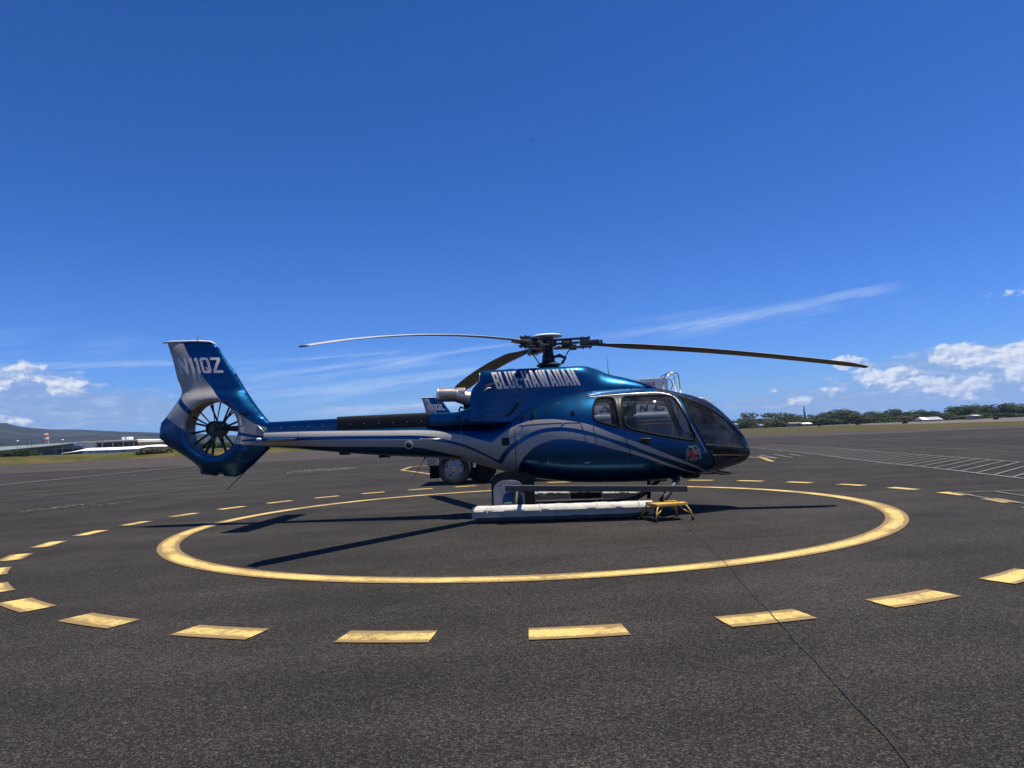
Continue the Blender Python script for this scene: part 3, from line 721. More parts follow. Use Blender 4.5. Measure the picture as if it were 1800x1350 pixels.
# tree belt at right: (picture column, picture row of the top, distance, half width m, kind, leaf)
belt = [(1290, 735.5, 560, 9, 'bushy', 'leaf', 'small bushy tree at the left end of the far tree belt'),
 (1312, 731, 555, 11, 'round', 'leaf2', 'dark rounded tree just left of the flat-topped tree'),
 (1350, 723.5, 560, 22, 'wide', 'leaf', 'broad flat-topped tree near the left end of the belt'),
 (1338, 736, 520, 9, 'bushy', 'leaf3', 'pale low shrub in front of the flat-topped tree'),
 (1376, 731, 545, 10, 'bushy', 'leaf2', 'dark bushy tree just right of the flat-topped tree'),
 (1396, 729, 560, 10, 'round', 'leaf', 'mid green tree above the brown shed roof'),
 (1424, 726, 560, 9, 'palm', 'leaf3', 'palm tree just right of the tall narrow pine'),
 (1438, 730, 540, 9, 'round', 'leaf2', 'dark tree behind the white shed roof'),
 (1452, 723, 560, 12, 'round', 'leaf', 'green tree left of the high dome-shaped tree'),
 (1476, 716.5, 560, 15, 'round', 'leaf2', 'high dome-shaped dark tree in the middle of the belt'),
 (1466, 733, 520, 14, 'bushy', 'leaf2', 'low dark thicket below the high dome-shaped tree'),
 (1500, 719, 550, 12, 'round', 'leaf', 'rounded tree on the right shoulder of the dome-shaped tree'),
 (1497, 723.5, 535, 6, 'palm', 'leaf3', 'palm head poking out beside the dome-shaped tree'),
 (1518, 725, 530, 14, 'bushy', 'leaf3', 'wide olive brown tree right of the dome-shaped tree'),
 (1542, 722.5, 545, 10, 'round', 'leaf2', 'dark tree between the olive brown tree and the tall round one'),
 (1571, 716.5, 540, 11, 'round', 'leaf2', 'tall round very dark tree right of the olive brown tree'),
 (1560, 731, 515, 9, 'bushy', 'leaf', 'low green tree at the foot of the tall round dark tree'),
 (1594, 727, 510, 10, 'bushy', 'leaf3', 'pale olive tree just left of the white tents'),
 (1612, 719.5, 540, 10, 'round', 'leaf', 'loose green tree behind the pale olive tree'),
 (1624, 720, 530, 6, 'palm', 'leaf3', 'palm tree standing above the white tents'),
 (1642, 721, 530, 12, 'round', 'leaf2', 'dark tree behind the grey tent roof'),
 (1662, 722, 510, 10, 'bushy', 'leaf', 'bushy tree right of the grey tent roof'),
 (1680, 711.5, 520, 12, 'round', 'leaf', 'tall tree where the belt steps up toward the right'),
 (1702, 709, 520, 13, 'round', 'leaf2', 'tallest broad dark tree left of the white trailer'),
 (1716, 712, 510, 6, 'round', 'leaf3', 'slim pale tree above the white trailer'),
 (1724, 723, 490, 13, 'bushy', 'leaf2', 'low dark thicket behind the white trailer'),
 (1736, 709.5, 515, 11, 'round', 'leaf', 'broad crown right of the slim pale tree'),
 (1757, 708.5, 505, 10, 'round', 'leaf2', 'dark crown left of the dip near the right edge'),
 (1774, 715, 500, 8, 'palm', 'leaf3', 'palm tree in the dip near the right edge'),
 (1790, 708, 495, 11, 'round', 'leaf', 'rounded tree at the right edge of the photo'),
 (1776, 724, 470, 12, 'bushy', 'leaf', 'low bushes below the palm near the right edge'),
 (1815, 707, 490, 14, 'round', 'leaf2', 'dark tree cut by the right edge of the photo'),
 (1700, 727, 480, 11, 'bushy', 'leaf', 'low green bushes at the foot of the tallest dark tree')]
for px, py, Yd, hw_, kind, leaf, lab in belt:
    x, z = rayxy(px, py, Yd); z *= 1.03
    tree('palm_tree' if kind == 'palm' else 'tree', kind, x, Yd, 0, z/.93, hw_*(1.7 if kind in('round','bushy') else 1.35), lab, 'trees beyond the runway', leaf)
for px, py, Yd, hw_, kind, leaf, lab in [(1303, 736, 540, 9, 'bushy', 'leaf', 'low green bush between the small left tree and the dark rounded one'), (1322, 734, 530, 10, 'bushy', 'leaf2', 'dark thicket under the left edge of the flat-topped tree'),
 (1364, 732, 525, 11, 'bushy', 'leaf', 'green thicket under the right edge of the flat-topped tree'), (1388, 730, 535, 10, 'round', 'leaf2', 'dark crown between the flat-topped tree and the brown shed'), (1405, 731, 530, 9, 'bushy', 'leaf', 'green bush directly left of the narrow pine'),
 (1430, 732, 525, 10, 'bushy', 'leaf', 'green bush directly right of the narrow pine'), (1556, 724, 530, 10, 'round', 'leaf', 'green crown just left of the tall round dark tree'), (1590, 723, 530, 9, 'round', 'leaf2', 'dark crown just right of the tall round dark tree'), (1602, 724, 525, 9, 'bushy', 'leaf2', 'dark bush behind the pale olive tree'), (1632, 722, 520, 9, 'round', 'leaf2', 'dark crown filling the gap beside the palm above the tents')]:
    x, z = rayxy(px, py, Yd); tree('tree', kind, x, Yd, 0, z*1.03/.93, hw_*1.7, lab, 'trees beyond the runway', leaf)
x, z = rayxy(1413, 712.5, 560)
tree('pine_tree', 'pine', x, 560, 0, z/.98, 9, 'tall narrow pine rising above the far tree belt', 'trees beyond the runway', 'leaf2')
# more wood fills the belt behind them
def hedge(name, P, h, w, n, leaf, seed, size=.7):
    rnd = random.Random(seed); V = []; F = []
    for _ in range(n):
        t = rnd.random()*(len(P)-1); i = int(t); a = Vector(P[i]).lerp(Vector(P[i+1]), t-i)
        hh = h*(.75+.35*mnoise.noise(Vector((a.x*.06, a.y*.06, seed))))
        c = Vector((a.x+rnd.uniform(-w, w), a.y+rnd.uniform(-w, w), rnd.random()**.7*hh+.1)); s = size*rnd.uniform(.5, 1.3)
        nn = Vector((rnd.gauss(0, 1), rnd.gauss(0, 1)-.4, rnd.gauss(.6, .7))).normalized(); A = nn.orthogonal().normalized(); B = nn.cross(A); k = len(V)
        V += [c+A*s, c+B*s*.8, c-A*s, c-B*s*.8]; F.append((k, k+1, k+2, k+3))
    o = link(name, frompy(name, V, F), M[leaf]); o['kind'] = 'stuff'; return o
hedge('undergrowth', [(150, 575), (200, 566), (250, 560), (300, 552), (345, 535), (400, 515), (460, 500)], 7.5, 6, 15000, 'leaf2', 3, .85)
hedge('scrub', [(262, 505), (300, 492), (330, 480), (400, 462), (440, 455)], 2.0, 3, 2500, 'leaf', 5, .55)
# trees at left beyond the bank
for px, py, Yd, hw_, kind, leaf, lab in [
 (181, 769.5, 255, 5, 'bushy', 'leaf2', 'dark bushy tree behind the flat-roofed terminal, left of its roof units'),
 (262, 772.5, 250, 6, 'wide', 'leaf2', 'wide dark tree behind the tan end wall'),
 (283, 772, 240, 5, 'round', 'leaf2', 'dark tree beside the helicopter tail, right of the tan wall'),
 (345, 774, 235, 7, 'bushy', 'leaf2', 'dark green tree seen through the left of the tail fan'),
 (372, 777, 240, 7, 'round', 'leaf', 'green tree seen behind the tail fan hub'),
 (402, 772, 235, 7, 'bushy', 'leaf', 'bright green bushy tree seen through the right of the tail fan'),
 (430, 774, 250, 8, 'round', 'leaf2', 'dark tree hidden behind the tail shroud'),
 (22, 787, 168, 3.6, 'bushy', 'leaf2', 'dark bush in front of the green hangar at the left edge'),
 (37, 788, 168, 3.2, 'round', 'leaf2', 'second dark bush in front of the green hangar'),
 (48, 790, 170, 2.6, 'bushy', 'leaf', 'spiky green bush right of the two dark bushes')]:
    x, z = rayxy(px, py, Yd); base = 1.3
    tree('tree', kind, x, Yd, base, max(2.5, (z-base)/.93), hw_*1.5, lab, 'trees beyond the grass bank', leaf)
hedge('ground_cover', [rayxy(2, 790, 172)[0:1]+(172,), rayxy(56, 790, 172)[0:1]+(172,)], 2.6, 1.5, 900, 'leaf2', 8, .45)
hedge('ti_plants', [rayxy(243, 790, 176)[0:1]+(176,), rayxy(300, 790, 178)[0:1]+(178,)], 2.15, .8, 800, 'leaf3', 9, .3)

# ---- buildings at left, each at its place behind the bank
def facade_box(name, parent, x0, x1, y0, y1, z0, z1, material, bev=0):
    b = bmesh.new(); box(b, x0, x1, y0, y1, z0, z1, bev); return link(name, b, material, parent)
M['wallw'] = wear(mat('white_wall_paint', (.70, .68, .62), .8), 1.0, .12); M['walltan'] = wear(mat('tan_wall', (.55, .37, .19), .8), 1.0, .15)
M['roofw'] = wear(mat('white_roof', (.82, .81, .77), .7), .8, .08); M['hang'] = wear(mat('green_grey_cladding', (.13, .16, .15), .6), .6, .2)
M['hroof'] = wear(mat('hangar_roof', (.16, .19, .18), .6), .5, .2); M['winb'] = mat('dark_window', (.02, .022, .025), .2)
M['orange'] = mat('orange_paint', (.34, .15, .07), .6); M['brownroof'] = wear(mat('brown_roof', (.19, .14, .11), .8), .7, .2)
YB = 200.0
def bx(px): return rayxy(px, 785, YB)[0]
T = thing('terminal_building', 'long low white building with dark windows and tan end wall beyond the grass bank', 'building', (bx(200), YB, 0))
ox = bx(200)
def P(x): return bx(x)-ox
facade_box('wall', T, P(146), P(168), 0, 12, 0, 5.0, M['wallw']); facade_box('wall', T, P(168), P(242), .8, 12, 0, 3.3, M['wallw'])
facade_box('wall', T, P(168), P(242), .8, 12, 4.75, 5.0, M['wallw'])
# end wing turned away
eb = bmesh.new(); box(eb, P(242), P(284), .4, 10, 0, 4.45)
for v in eb.verts: v.co.y += (v.co.x-P(242))*1.2
link('wall', eb, M['walltan'], T)
facade_box('roof', T, P(145), P(243), -.8, 13, 5.0, 5.3, M['roofw'])
eb = bmesh.new(); box(eb, P(243.2), P(287), -.6, 12, 4.45, 4.8)
for v in eb.verts: v.co.y += (v.co.x-P(242))*1.2; v.co.z -= (v.co.x-P(243))*.02
link('roof', eb, M['roofw'], T)
for i in range(8):
    a, b = 168+74*i/8, 168+74*(i+1)/8
    w = facade_box('window', T, P(a)+.12, P(b)-.12, .9, 1.1, 3.3, 4.75, M['winb'])
    if i % 2 == 0: facade_box('window_frame', w, P(b)-.12, P(b)+.12, .7, 1.15, 3.3, 4.75, M['wallw'])
for px in (208, 213.5):
    facade_box('roof_unit', T, P(px)-.7, P(px)+.7, 3, 5, 5.3, 6.1, M['roofw'], .1)
T = thing('entrance_canopy', 'long white canopy running below the terminal windows', 'canopy', (bx(200), YB-12, 0))
YC = YB-12
def bx2(px): return rayxy(px, 790, YC)[0]-bx(200)
cb = bmesh.new()
cps = [(105, 797.2, 796), (120, 795.5, 794), (146, 792, 788), (200, 790.5, 786.3), (243, 788.5, 784), (262, 784.8, 782), (292, 784.5, 783.5)]
for (pa, lo0, hi0), (pb, lo1, hi1) in zip(cps, cps[1:]):
    q = []
    for yy in (0, 5):
        for (p_, l_, h_) in ((pa, lo0, hi0), (pb, lo1, hi1)):
            q.append([cb.verts.new((bx2(p_), yy*.2, rayxy(p_, l_, YC)[1])), cb.verts.new((bx2(p_), yy*.8+2.5, rayxy(p_, h_, YC)[1]))])
    for f in ((q[0][0], q[1][0], q[1][1], q[0][1]), (q[2][0], q[2][1], q[3][1], q[3][0]), (q[0][1], q[1][1], q[3][1], q[2][1]), (q[0][0], q[2][0], q[3][0], q[1][0])): cb.faces.new(f)
link('canopy_roof', cb, M['roofw'], T)
for px in (120, 150, 180, 210, 240, 258):
    b = bmesh.new(); tube(b, [(bx2(px), 2, 0), (bx2(px), 2, rayxy(px, 790, YC)[1])], .12, 8); link('post', b, M['chassis'], T)
YH = 225.0
hx0, hx1 = rayxy(-60, 790, YH)[0], rayxy(112, 790, YH)[0]
T = thing('hangar', 'green grey metal hangar with sloping roof at the left edge', 'hangar', (hx0, YH, 0))
L_ = hx1-hx0
hb = bmesh.new(); zr = rayxy(112, 778, YH)[1]
V = [(0, 0, 0), (L_, 0, 0), (L_, 0, zr-.5), (0, 0, zr-2.2), (0, 18, 0), (L_, 18, 0), (L_, 18, zr-.5), (0, 18, zr-2.2)]
vs = [hb.verts.new(v) for v in V]
for f in ((0, 1, 2, 3), (5, 4, 7, 6), (1, 5, 6, 2), (4, 0, 3, 7), (3, 2, 6, 7)): hb.faces.new([vs[i] for i in f])
link('wall', hb, M['hang'], T)
hb = bmesh.new(); vs = [hb.verts.new(v) for v in ((-.5, -1.2, zr-2.6), (L_+.6, -1.2, zr-.9), (L_+.6, 9, zr+.2), (-.5, 9, zr-.4), (-.5, 19, zr-2.6), (L_+.6, 19, zr-.9), (-.5, -1.2, zr-2.3), (L_+.6, -1.2, zr-.6))]
hb.faces.new([vs[i] for i in (6, 7, 2, 3)]); hb.faces.new([vs[i] for i in (3, 2, 5, 4)]); hb.faces.new([vs[i] for i in (0, 1, 7, 6)])
link('roof', hb, M['hroof'], T)
for a, b in ((52, 70), (78, 92)):
    x0, x1 = rayxy(a, 790, YH)[0]-hx0, rayxy(b, 790, YH)[0]-hx0
    facade_box('door', T, x0, x1, -.15, .1, 0, 3.4, M['winb'])
T = thing('storage_shed', 'small white roofed shed between the hangar and the terminal', 'shed', (rayxy(119, 785, 230)[0], 230, 0))
facade_box('wall', T, -1.9, 1.9, 0, 6, 0, 4.7, M['truckg']); facade_box('roof', T, -2.2, 2.2, -.3, 6.3, 4.7, 5.7, M['roofw'])
T = thing('low_annex', 'dark low annex between the shed and the terminal', 'building', (rayxy(130, 790, 215)[0], 215, 0))
facade_box('wall', T, -5, 5, 0, 8, 0, 3.6, M['chassis']); facade_box('roof', T, -5.3, 5.3, -.4, 8.3, 3.6, 3.8, M['truckg'])
xw, zw = rayxy(81, 762, 260)
T = thing('water_tower', 'orange and white water tower rising behind the green hangar', 'tower', (xw, 260, 0))
b = bmesh.new(); lathe(b, [(.1, zw-2.6), (.9, zw-2.2), (1.0, zw-.5), (.2, zw)], 20); link('tank', b, M['roofw'], T, smooth=R(40))
b = bmesh.new(); lathe(b, [(1.04, zw-1.0), (1.06, zw-.55), (.3, zw+.1)], 20); link('tank_top', b, M['orange'], T, smooth=R(40))
for a in (45, 135, 225, 315):
    b = bmesh.new(); tube(b, [(1.3*math.cos(R(a)), 1.3*math.sin(R(a)), 0), (.75*math.cos(R(a)), .75*math.sin(R(a)), zw-2.3)], .1, 6); link('leg', b, M['roofw'] if a < 180 else M['orange'], T)
for px, py in ((31, 776), (110, 774)):
    x, z = rayxy(px, py, 210); T = thing('lamp_post', 'thin lamp post with pale head left of the water tower' if px < 50 else 'thin lamp post with pale head right of the water tower', 'lamp', (x, 210, 0), 0, 'lamp posts by the hangar')
    b = bmesh.new(); tube(b, [(0, 0, 0), (0, 0, z)], [.08, .05], 6); link('pole', b, M['truckg'], T)
    b = bmesh.new(); lathe(b, [(.1, z), (.3, z+.1), (.25, z+.3), (.05, z+.35)], 10); link('lamp_head', b, M['roofw'], T)
for px in (48, 56):
    x, z = rayxy(px, 770, 215); T = thing('mast', 'thin dark mast standing over the hangar, ' + ('left of the pair' if px < 50 else 'right of the pair'), 'mast', (x, 215, 0), 0, 'masts over the hangar')
    b = bmesh.new(); tube(b, [(0, 0, 0), (0, 0, z)], [.07, .04], 6); link('pole', b, M['chassis'], T)
    b = bmesh.new(); tube(b, [(-.3, 0, z-.6), (.3, 0, z-.6)], .03, 6); link('crossbar', b, M['chassis'], T)
# ---- small buildings in front of the tree belt
def shed(name, px0, px1, pyt, pyb, Yd, roofm, label, cat='building', rise=.9):
    x0 = rayxy(px0, pyb, Yd)[0]; x1 = rayxy(px1, pyb, Yd)[0]; zt = rayxy(px0, pyt, Yd)[1]
    T = thing(name, label, cat, ((x0+x1)/2, Yd, 0)); w = (x1-x0)/2
    zt = max(zt, 2.6)
    facade_box('wall', T, -w*.94, w*.94, 0, 8, 0, zt-rise, M['truckg'])
    rb = bmesh.new(); vs = [rb.verts.new(v) for v in ((-w, -1, zt-rise), (w, -1, zt-rise), (w*.9, 4, zt), (-w*.9, 4, zt), (-w, 9, zt-rise), (w, 9, zt-rise))]
    for f in ((0, 1, 2, 3), (3, 2, 5, 4), (0, 3, 4), (1, 5, 2), (0, 4, 5, 1)): rb.faces.new([vs[i] for i in f])
    link('roof', rb, roofm, T)
    for k in (-.5, 0, .5): facade_box('window', T, w*k-w*.1, w*k+w*.1, -.06, .05, (zt-rise)*.35, (zt-rise)*.75, M['winb'])
    return T
shed('shed', 1388, 1410, 742.5, 748, 500, M['brownroof'], 'low shed with a brown roof in front of the tree belt')
shed('shed', 1411.5, 1428, 743.5, 748, 495, M['roofw'], 'low shed with a bright white roof beside the brown roofed one')
shed('house', 1336, 1342, 745.5, 748.5, 505, M['rim'], 'tiny pale house under the flat-topped tree')
shed('house', 1291, 1298, 744, 748, 505, M['rim'], 'tiny pale house at the left end of the tree belt')
shed('tent', 1621, 1633, 733.5, 738, 440, M['roofw'], 'small bright white tent left of the grey domed tent', 'tent', 1.6)
shed('tent', 1634, 1657, 733.0, 738, 440, M['rim'], 'wide grey domed tent in front of the tree belt', 'tent', 1.8)
shed('trailer', 1714, 1724, 730.0, 736, 400, M['roofw'], 'white trailer parked below the slim pale tree', 'trailer', .4)
for px, py, Yd, wd in ((1508, 747, 330, 1.05), (1591, 746.5, 250, .95), (1751, 738.5, 260, .95), (1440, 749.5, 330, .6)):
    x, z = rayxy(px, py, Yd)
    T = thing('runway_sign', {1508: 'dark low runway sign below the olive brown tree', 1591: 'dark low runway sign below the white tents', 1751: 'dark low runway sign farthest right', 1440: 'small dark marker farthest left beside the runway'}[px], 'sign', (x, Yd, 0), 0, 'low signs beside the runway')
    b = bmesh.new(); box(b, -wd, wd, -.15, .15, .15, .85, .03); link('sign_board', b, M['black'], T)
    for k in (-.7, .7): b = bmesh.new(); tube(b, [(wd*k, 0, 0), (wd*k, 0, .2)], .06, 6); link('leg', b, M['orange'], T)

# ================================================================== HELICOPTER
PSI = R(-5.0)
heli = thing('helicopter', 'parked blue and silver helicopter with drooping rotor blades inside the yellow circle', 'helicopter', (0.666, 12.44, 0), PSI)
# ---- fuselage: lofted shell described by profile curves
fTOP = pchip([(3.366,.93),(3.364,.965),(3.355,1.03),(3.329,1.13),(3.26,1.24),(3.155,1.392),(3.012,1.555),(2.867,1.70),(2.719,1.805),(2.493,1.915),(2.221,1.994),(2.021,2.051),(1.766,2.096),(1.483,2.114),(1.104,2.128),(.723,2.128),(.337,2.098),(.046,2.054),(-.248,1.981),(-.498,1.898),(-.705,1.775),(-.867,1.685),(-1.18,1.625),(-1.60,1.612)])
fBOT = pchip([(3.366,.925),(3.362,.895),(3.329,.838),(3.228,.764),(2.951,.678),(2.74,.624),(2.439,.575),(2.105,.547),(1.768,.515),(1.394,.503),(.641,.52),(.262,.545),(.004,.576),(-.296,.622),(-.515,.665),(-.767,.735),(-.975,.796),(-1.246,.883),(-1.60,.985)])
fHW = pchip([(3.366,.0),(3.36,.07),(3.33,.17),(3.28,.26),(3.2,.35),(3.05,.47),(2.9,.58),(2.59,.76),(2.118,.91),(1.659,.985),(1.208,1.0),(.6,1.0),(.299,.98),(-.166,.88),(-.654,.66),(-1.06,.475),(-1.60,.345)])
fZC = pchip([(3.366,.928),(2.898,.985),(2.587,1.02),(2.117,1.10),(1.66,1.16),(.758,1.20),(-.166,1.22),(-.856,1.235),(-1.60,1.30)])
def expo(s): return 2.0+.55*min(1, max(0, (3.3-s)/1.3))*min(1, max(.25, (s+1.9)/1.2))
def bsec(s, th, k=1.0):
    zt, zb, w, zc, n = fTOP(s), fBOT(s), fHW(s), fZC(s), expo(s)
    c, sn = math.cos(th), math.sin(th)
    y = w*k*math.copysign(abs(c)**(2/n), c)
    z = zc+((zt-zc) if sn > 0 else (zc-zb))*k*math.copysign(abs(sn)**(2/n), sn)
    return Vector((s, y, z))
def by(s, z, k=1.0):
    zt, zb, w, zc, n = fTOP(s), fBOT(s), fHW(s), fZC(s), expo(s)
    t = (z-zc)/((zt-zc) if z > zc else (zc-zb)); t = min(.999, abs(t))
    return w*k*(1-t**n)**(1/n)
WREAR = [(.765,1.90),(.80,1.932),(.86,1.942),(1.071,1.938),(1.092,1.776),(1.136,1.437),(1.001,1.478),(.78,1.55),(.722,1.60),(.716,1.66),(.725,1.80)]
WFRONT = [(1.181,1.94),(1.346,1.945),(1.712,1.946),(1.989,1.935),(2.053,1.90),(2.12,1.777),(2.244,1.487),(2.366,1.16),(2.109,1.21),(1.693,1.298),(1.226,1.425),(1.20,1.54)]
DOOR = [(1.127,1.985),(1.712,1.995),(1.989,1.975),(2.078,1.90),(2.162,1.757),(2.296,1.448),(2.428,1.12),(2.50,.92),(2.52,.80),(2.40,.70),(1.727,.66),(1.40,.66),(1.345,.70),(1.274,.988),(1.196,1.403),(1.144,1.773)]
post = pchip([(.45, 2.60)]+[(p[1], p[0]) for p in POSTR[::-1] if p[1] > .5]+[(2.03, 1.97), (2.06, 1.84), (2.10, 1.76), (2.2, 1.74)])
ss_ = list(np.arange(-1.60, 3.0, .018))+[3.366-(.366)*(1-i/34)**2 for i in range(35)]
NT = 150
def shell(name, filt, material, parent, k=1.0, s0=-9, s1=9, off=0.0):
    V = {}; vl = []; F = []
    S = [s for s in ss_ if s0 <= s <= s1]
    for i in range(len(S)-1):
        for j in range(NT):
            c = bsec((S[i]+S[i+1])/2, 2*math.pi*(j+.5)/NT, k)
            if not filt(c): continue
            f = []
            for (a, b) in ((i, j), (i+1, j), (i+1, (j+1) % NT), (i, (j+1) % NT)):
                if (a, b) not in V:
                    p = bsec(S[a], 2*math.pi*b/NT, k)
                    if off:
                        q = Vector((0, p.y, p.z-1.2)).normalized(); p = p+q*off
                    V[(a, b)] = len(vl); vl.append(p)
                f.append(V[(a, b)])
            F.append(f[::-1])
    me = frompy(name, vl, F)
    bm = bmesh.new(); bm.from_mesh(me); bmesh.ops.remove_doubles(bm, verts=bm.verts, dist=1e-5); bmesh.ops.recalc_face_normals(bm, faces=bm.faces)
    return link(name, bm, material, parent, smooth=True)
inwin = lambda c: abs(c.y) > .35 and (inpoly(c.x, c.z, WREAR) or inpoly(c.x, c.z, WFRONT))
infront = lambda c: c.x > post(c.z) and c.z > fBOT(c.x)+.045
indoor = lambda c: abs(c.y) > .3 and inpoly(c.x, c.z, DOOR)
# paint with dark window surround
def add_frame_mask(m):
    nt = m.node_tree; b = nt.nodes['Principled BSDF']; old = b.inputs['Base Color'].links[0].from_socket; oldm = b.inputs['Metallic'].links[0].from_socket
    tc = nt.nodes.new('ShaderNodeTexCoord'); sp = nt.nodes.new('ShaderNodeSeparateXYZ'); nt.links.new(tc.outputs['Object'], sp.inputs[0])
    s, y, z = (NX(nt, sp.outputs[i]) for i in range(3))
    belt = fcurve(nt, s, [(.66,1.60),(.72,1.575),(.78,1.528),(1.0,1.455),(1.136,1.412),(1.226,1.39),(1.69,1.268),(2.1,1.18),(2.4,1.12)], .6, 2.5, 1, 2)
    rail = fcurve(nt, s, [(.6,1.958),(1.124,1.975),(1.7,1.988),(1.93,1.968),(2.09,1.91),(2.3,1.9)], .6, 2.5, 1, 3)
    pl = fcurve(nt, z, [(p[1], p[0]) for p in POSTR], .4, 2.1, 2, 3)
    k = z.gt(belt)*z.lt(rail)*s.gt(.78)*s.lt(pl-.062)
    nose = s.gt(2.665).mx(z.gt(1.985)*s.gt(1.80))
    k = k.mx(nose)
    nt.links.new(mixc(nt, k, old, (.020, .0195, .020)), b.inputs['Base Color'])
    nt.links.new((NX(nt, oldm)*(1.0-k)).s, b.inputs['Metallic']); nt.links.new(((1.0-k)*.30+k*.03 if False else (k*-.27+.30)).s, b.inputs['Coat Weight'])
    lm = nt.nodes['lobe_mix']; oldf = lm.inputs[0].links[0].from_socket; nt.links.new((NX(nt, oldf)*(1.0-k)).s, lm.inputs[0])
add_frame_mask(M['body'])
fus = shell('fuselage', lambda c: not inwin(c) and not infront(c) and not indoor(c), M['body'], heli)
for sgn in (-1, 1):
    d = shell('door', lambda c: indoor(c) and not inwin(c) and c.y*sgn > 0, M['body'], heli, off=.002)
    P = resample(DOOR, .05, True, 1); bm = bmesh.new()
    tube(bm, [(p[0], sgn*(by(*p)+.001), p[1]) for p in P], .0055, 6, False)
    link('door_seal', bm, M['rubber'], d, smooth=True)
    hx_, hz_ = 1.50, 1.205; hy = sgn*by(hx_, hz_)
    bm = bmesh.new(); lathe(bm, [(.001, -.035), (.05, -.03), (.075, 0), (.05, .03), (.001, .035)], 20, 'Y', (0, 0, 0))
    for v in bm.verts: v.co = Vector((hx_+v.co.x*1.25, hy+v.co.y*.35, hz_+v.co.z*.75-v.co.x*.2))
    tube(bm, [(hx_-.06, hy+sgn*.03, hz_+.03), (hx_+.02, hy+sgn*.05, hz_+.032), (hx_+.10, hy+sgn*.035, hz_+.025)], .018, 8)
    link('door_handle', bm, M['black'], d, smooth=R(50))
    g = shell('door_window', lambda c: abs(c.y) > .35 and c.y*sgn > 0 and inpoly(c.x, c.z, WFRONT), M['glass'], d, off=-.006)
    g = shell('rear_window', lambda c: abs(c.y) > .35 and c.y*sgn > 0 and inpoly(c.x, c.z, WREAR), M['glass'], heli, off=-.006)
    for nm, W_, par in (('window_gasket', WREAR, heli), ('window_gasket', WFRONT, d)):
        P = resample(W_, .03, True, 2); bm = bmesh.new()
        tube(bm, [(p[0], sgn*(by(*p)-.006), p[1]) for p in P], .019, 8, False)
        link(nm, bm, M['rubber'], par, smooth=True)
    # roof rail (drip moulding) catching the sun
    P = resample([(.633,1.962),(1.124,1.985),(1.723,1.999),(1.927,1.977),(2.035,1.93),(2.091,1.87)], .04, False, 2); bm = bmesh.new()
    tube(bm, [(p[0], sgn*(by(*p)+.002), p[1]) for p in P], .010, 8)
    link('drip_rail', bm, M['alu'], heli, smooth=True)
    P = [(.62,1.985),(.9,1.993),(1.3,2.006)]; bm = bmesh.new()
    tube(bm, [(p[0], sgn*(by(*p)+.002), p[1]) for p in resample(P, .04, False, 1)], .009, 6); link('door_track', bm, M['black'], heli, smooth=True)
wind = shell('windscreen', lambda c: infront(c), M['shield'], heli, off=-.004)
# windscreen frames
bm = bmesh.new()
tube(bm, [bsec(s, R(90))+Vector((0, 0, .004)) for s in np.linspace(1.78, 3.30, 40)], .020, 8, flat=.6)
link('windscreen_frame', bm, M['black'], heli, smooth=True)
for sgn in (-1, 1):
    for L, rr in (([(2.50,1.10),(2.80,1.065),(3.05,1.03),(3.22,1.003),(3.33,.985),(3.362,.98)], .011), ([(2.60,.925),(2.9,.91),(3.15,.885),(3.31,.872)], .010)):
        bm = bmesh.new(); P = resample(L, .03, False, 1)
        tube(bm, [(p[0], sgn*(by(*p)+.002), p[1]) for p in P], rr, 8); link('windscreen_frame', bm, M['frame'], heli, smooth=True)
    bm = bmesh.new(); P = [(s, lambda s=s: 0) for s in ()]
    tube(bm, [bsec(s, R(90)+sgn*R(27+22*(s-2.1)/1.2)) for s in np.linspace(1.95, 3.22, 40)], .014, 8); link('windscreen_frame', bm, M['black'], heli, smooth=True)
    bm = bmesh.new()
    P = [(post(z)-.060, z) for z in np.linspace(1.93, .95, 30)]
    tube(bm, [(p[0], sgn*(by(*p)+.001), p[1]) for p in P], .006, 6); link('post_seam', bm, M['alu'], heli, smooth=True)
    bm = bmesh.new()
    P = [(post(z)+.002, z) for z in np.linspace(1.97, .75, 34)]
    tube(bm, [(p[0], sgn*(by(*p)), p[1]) for p in P], .012, 6); link('windscreen_seal', bm, M['rubber'], heli, smooth=True)
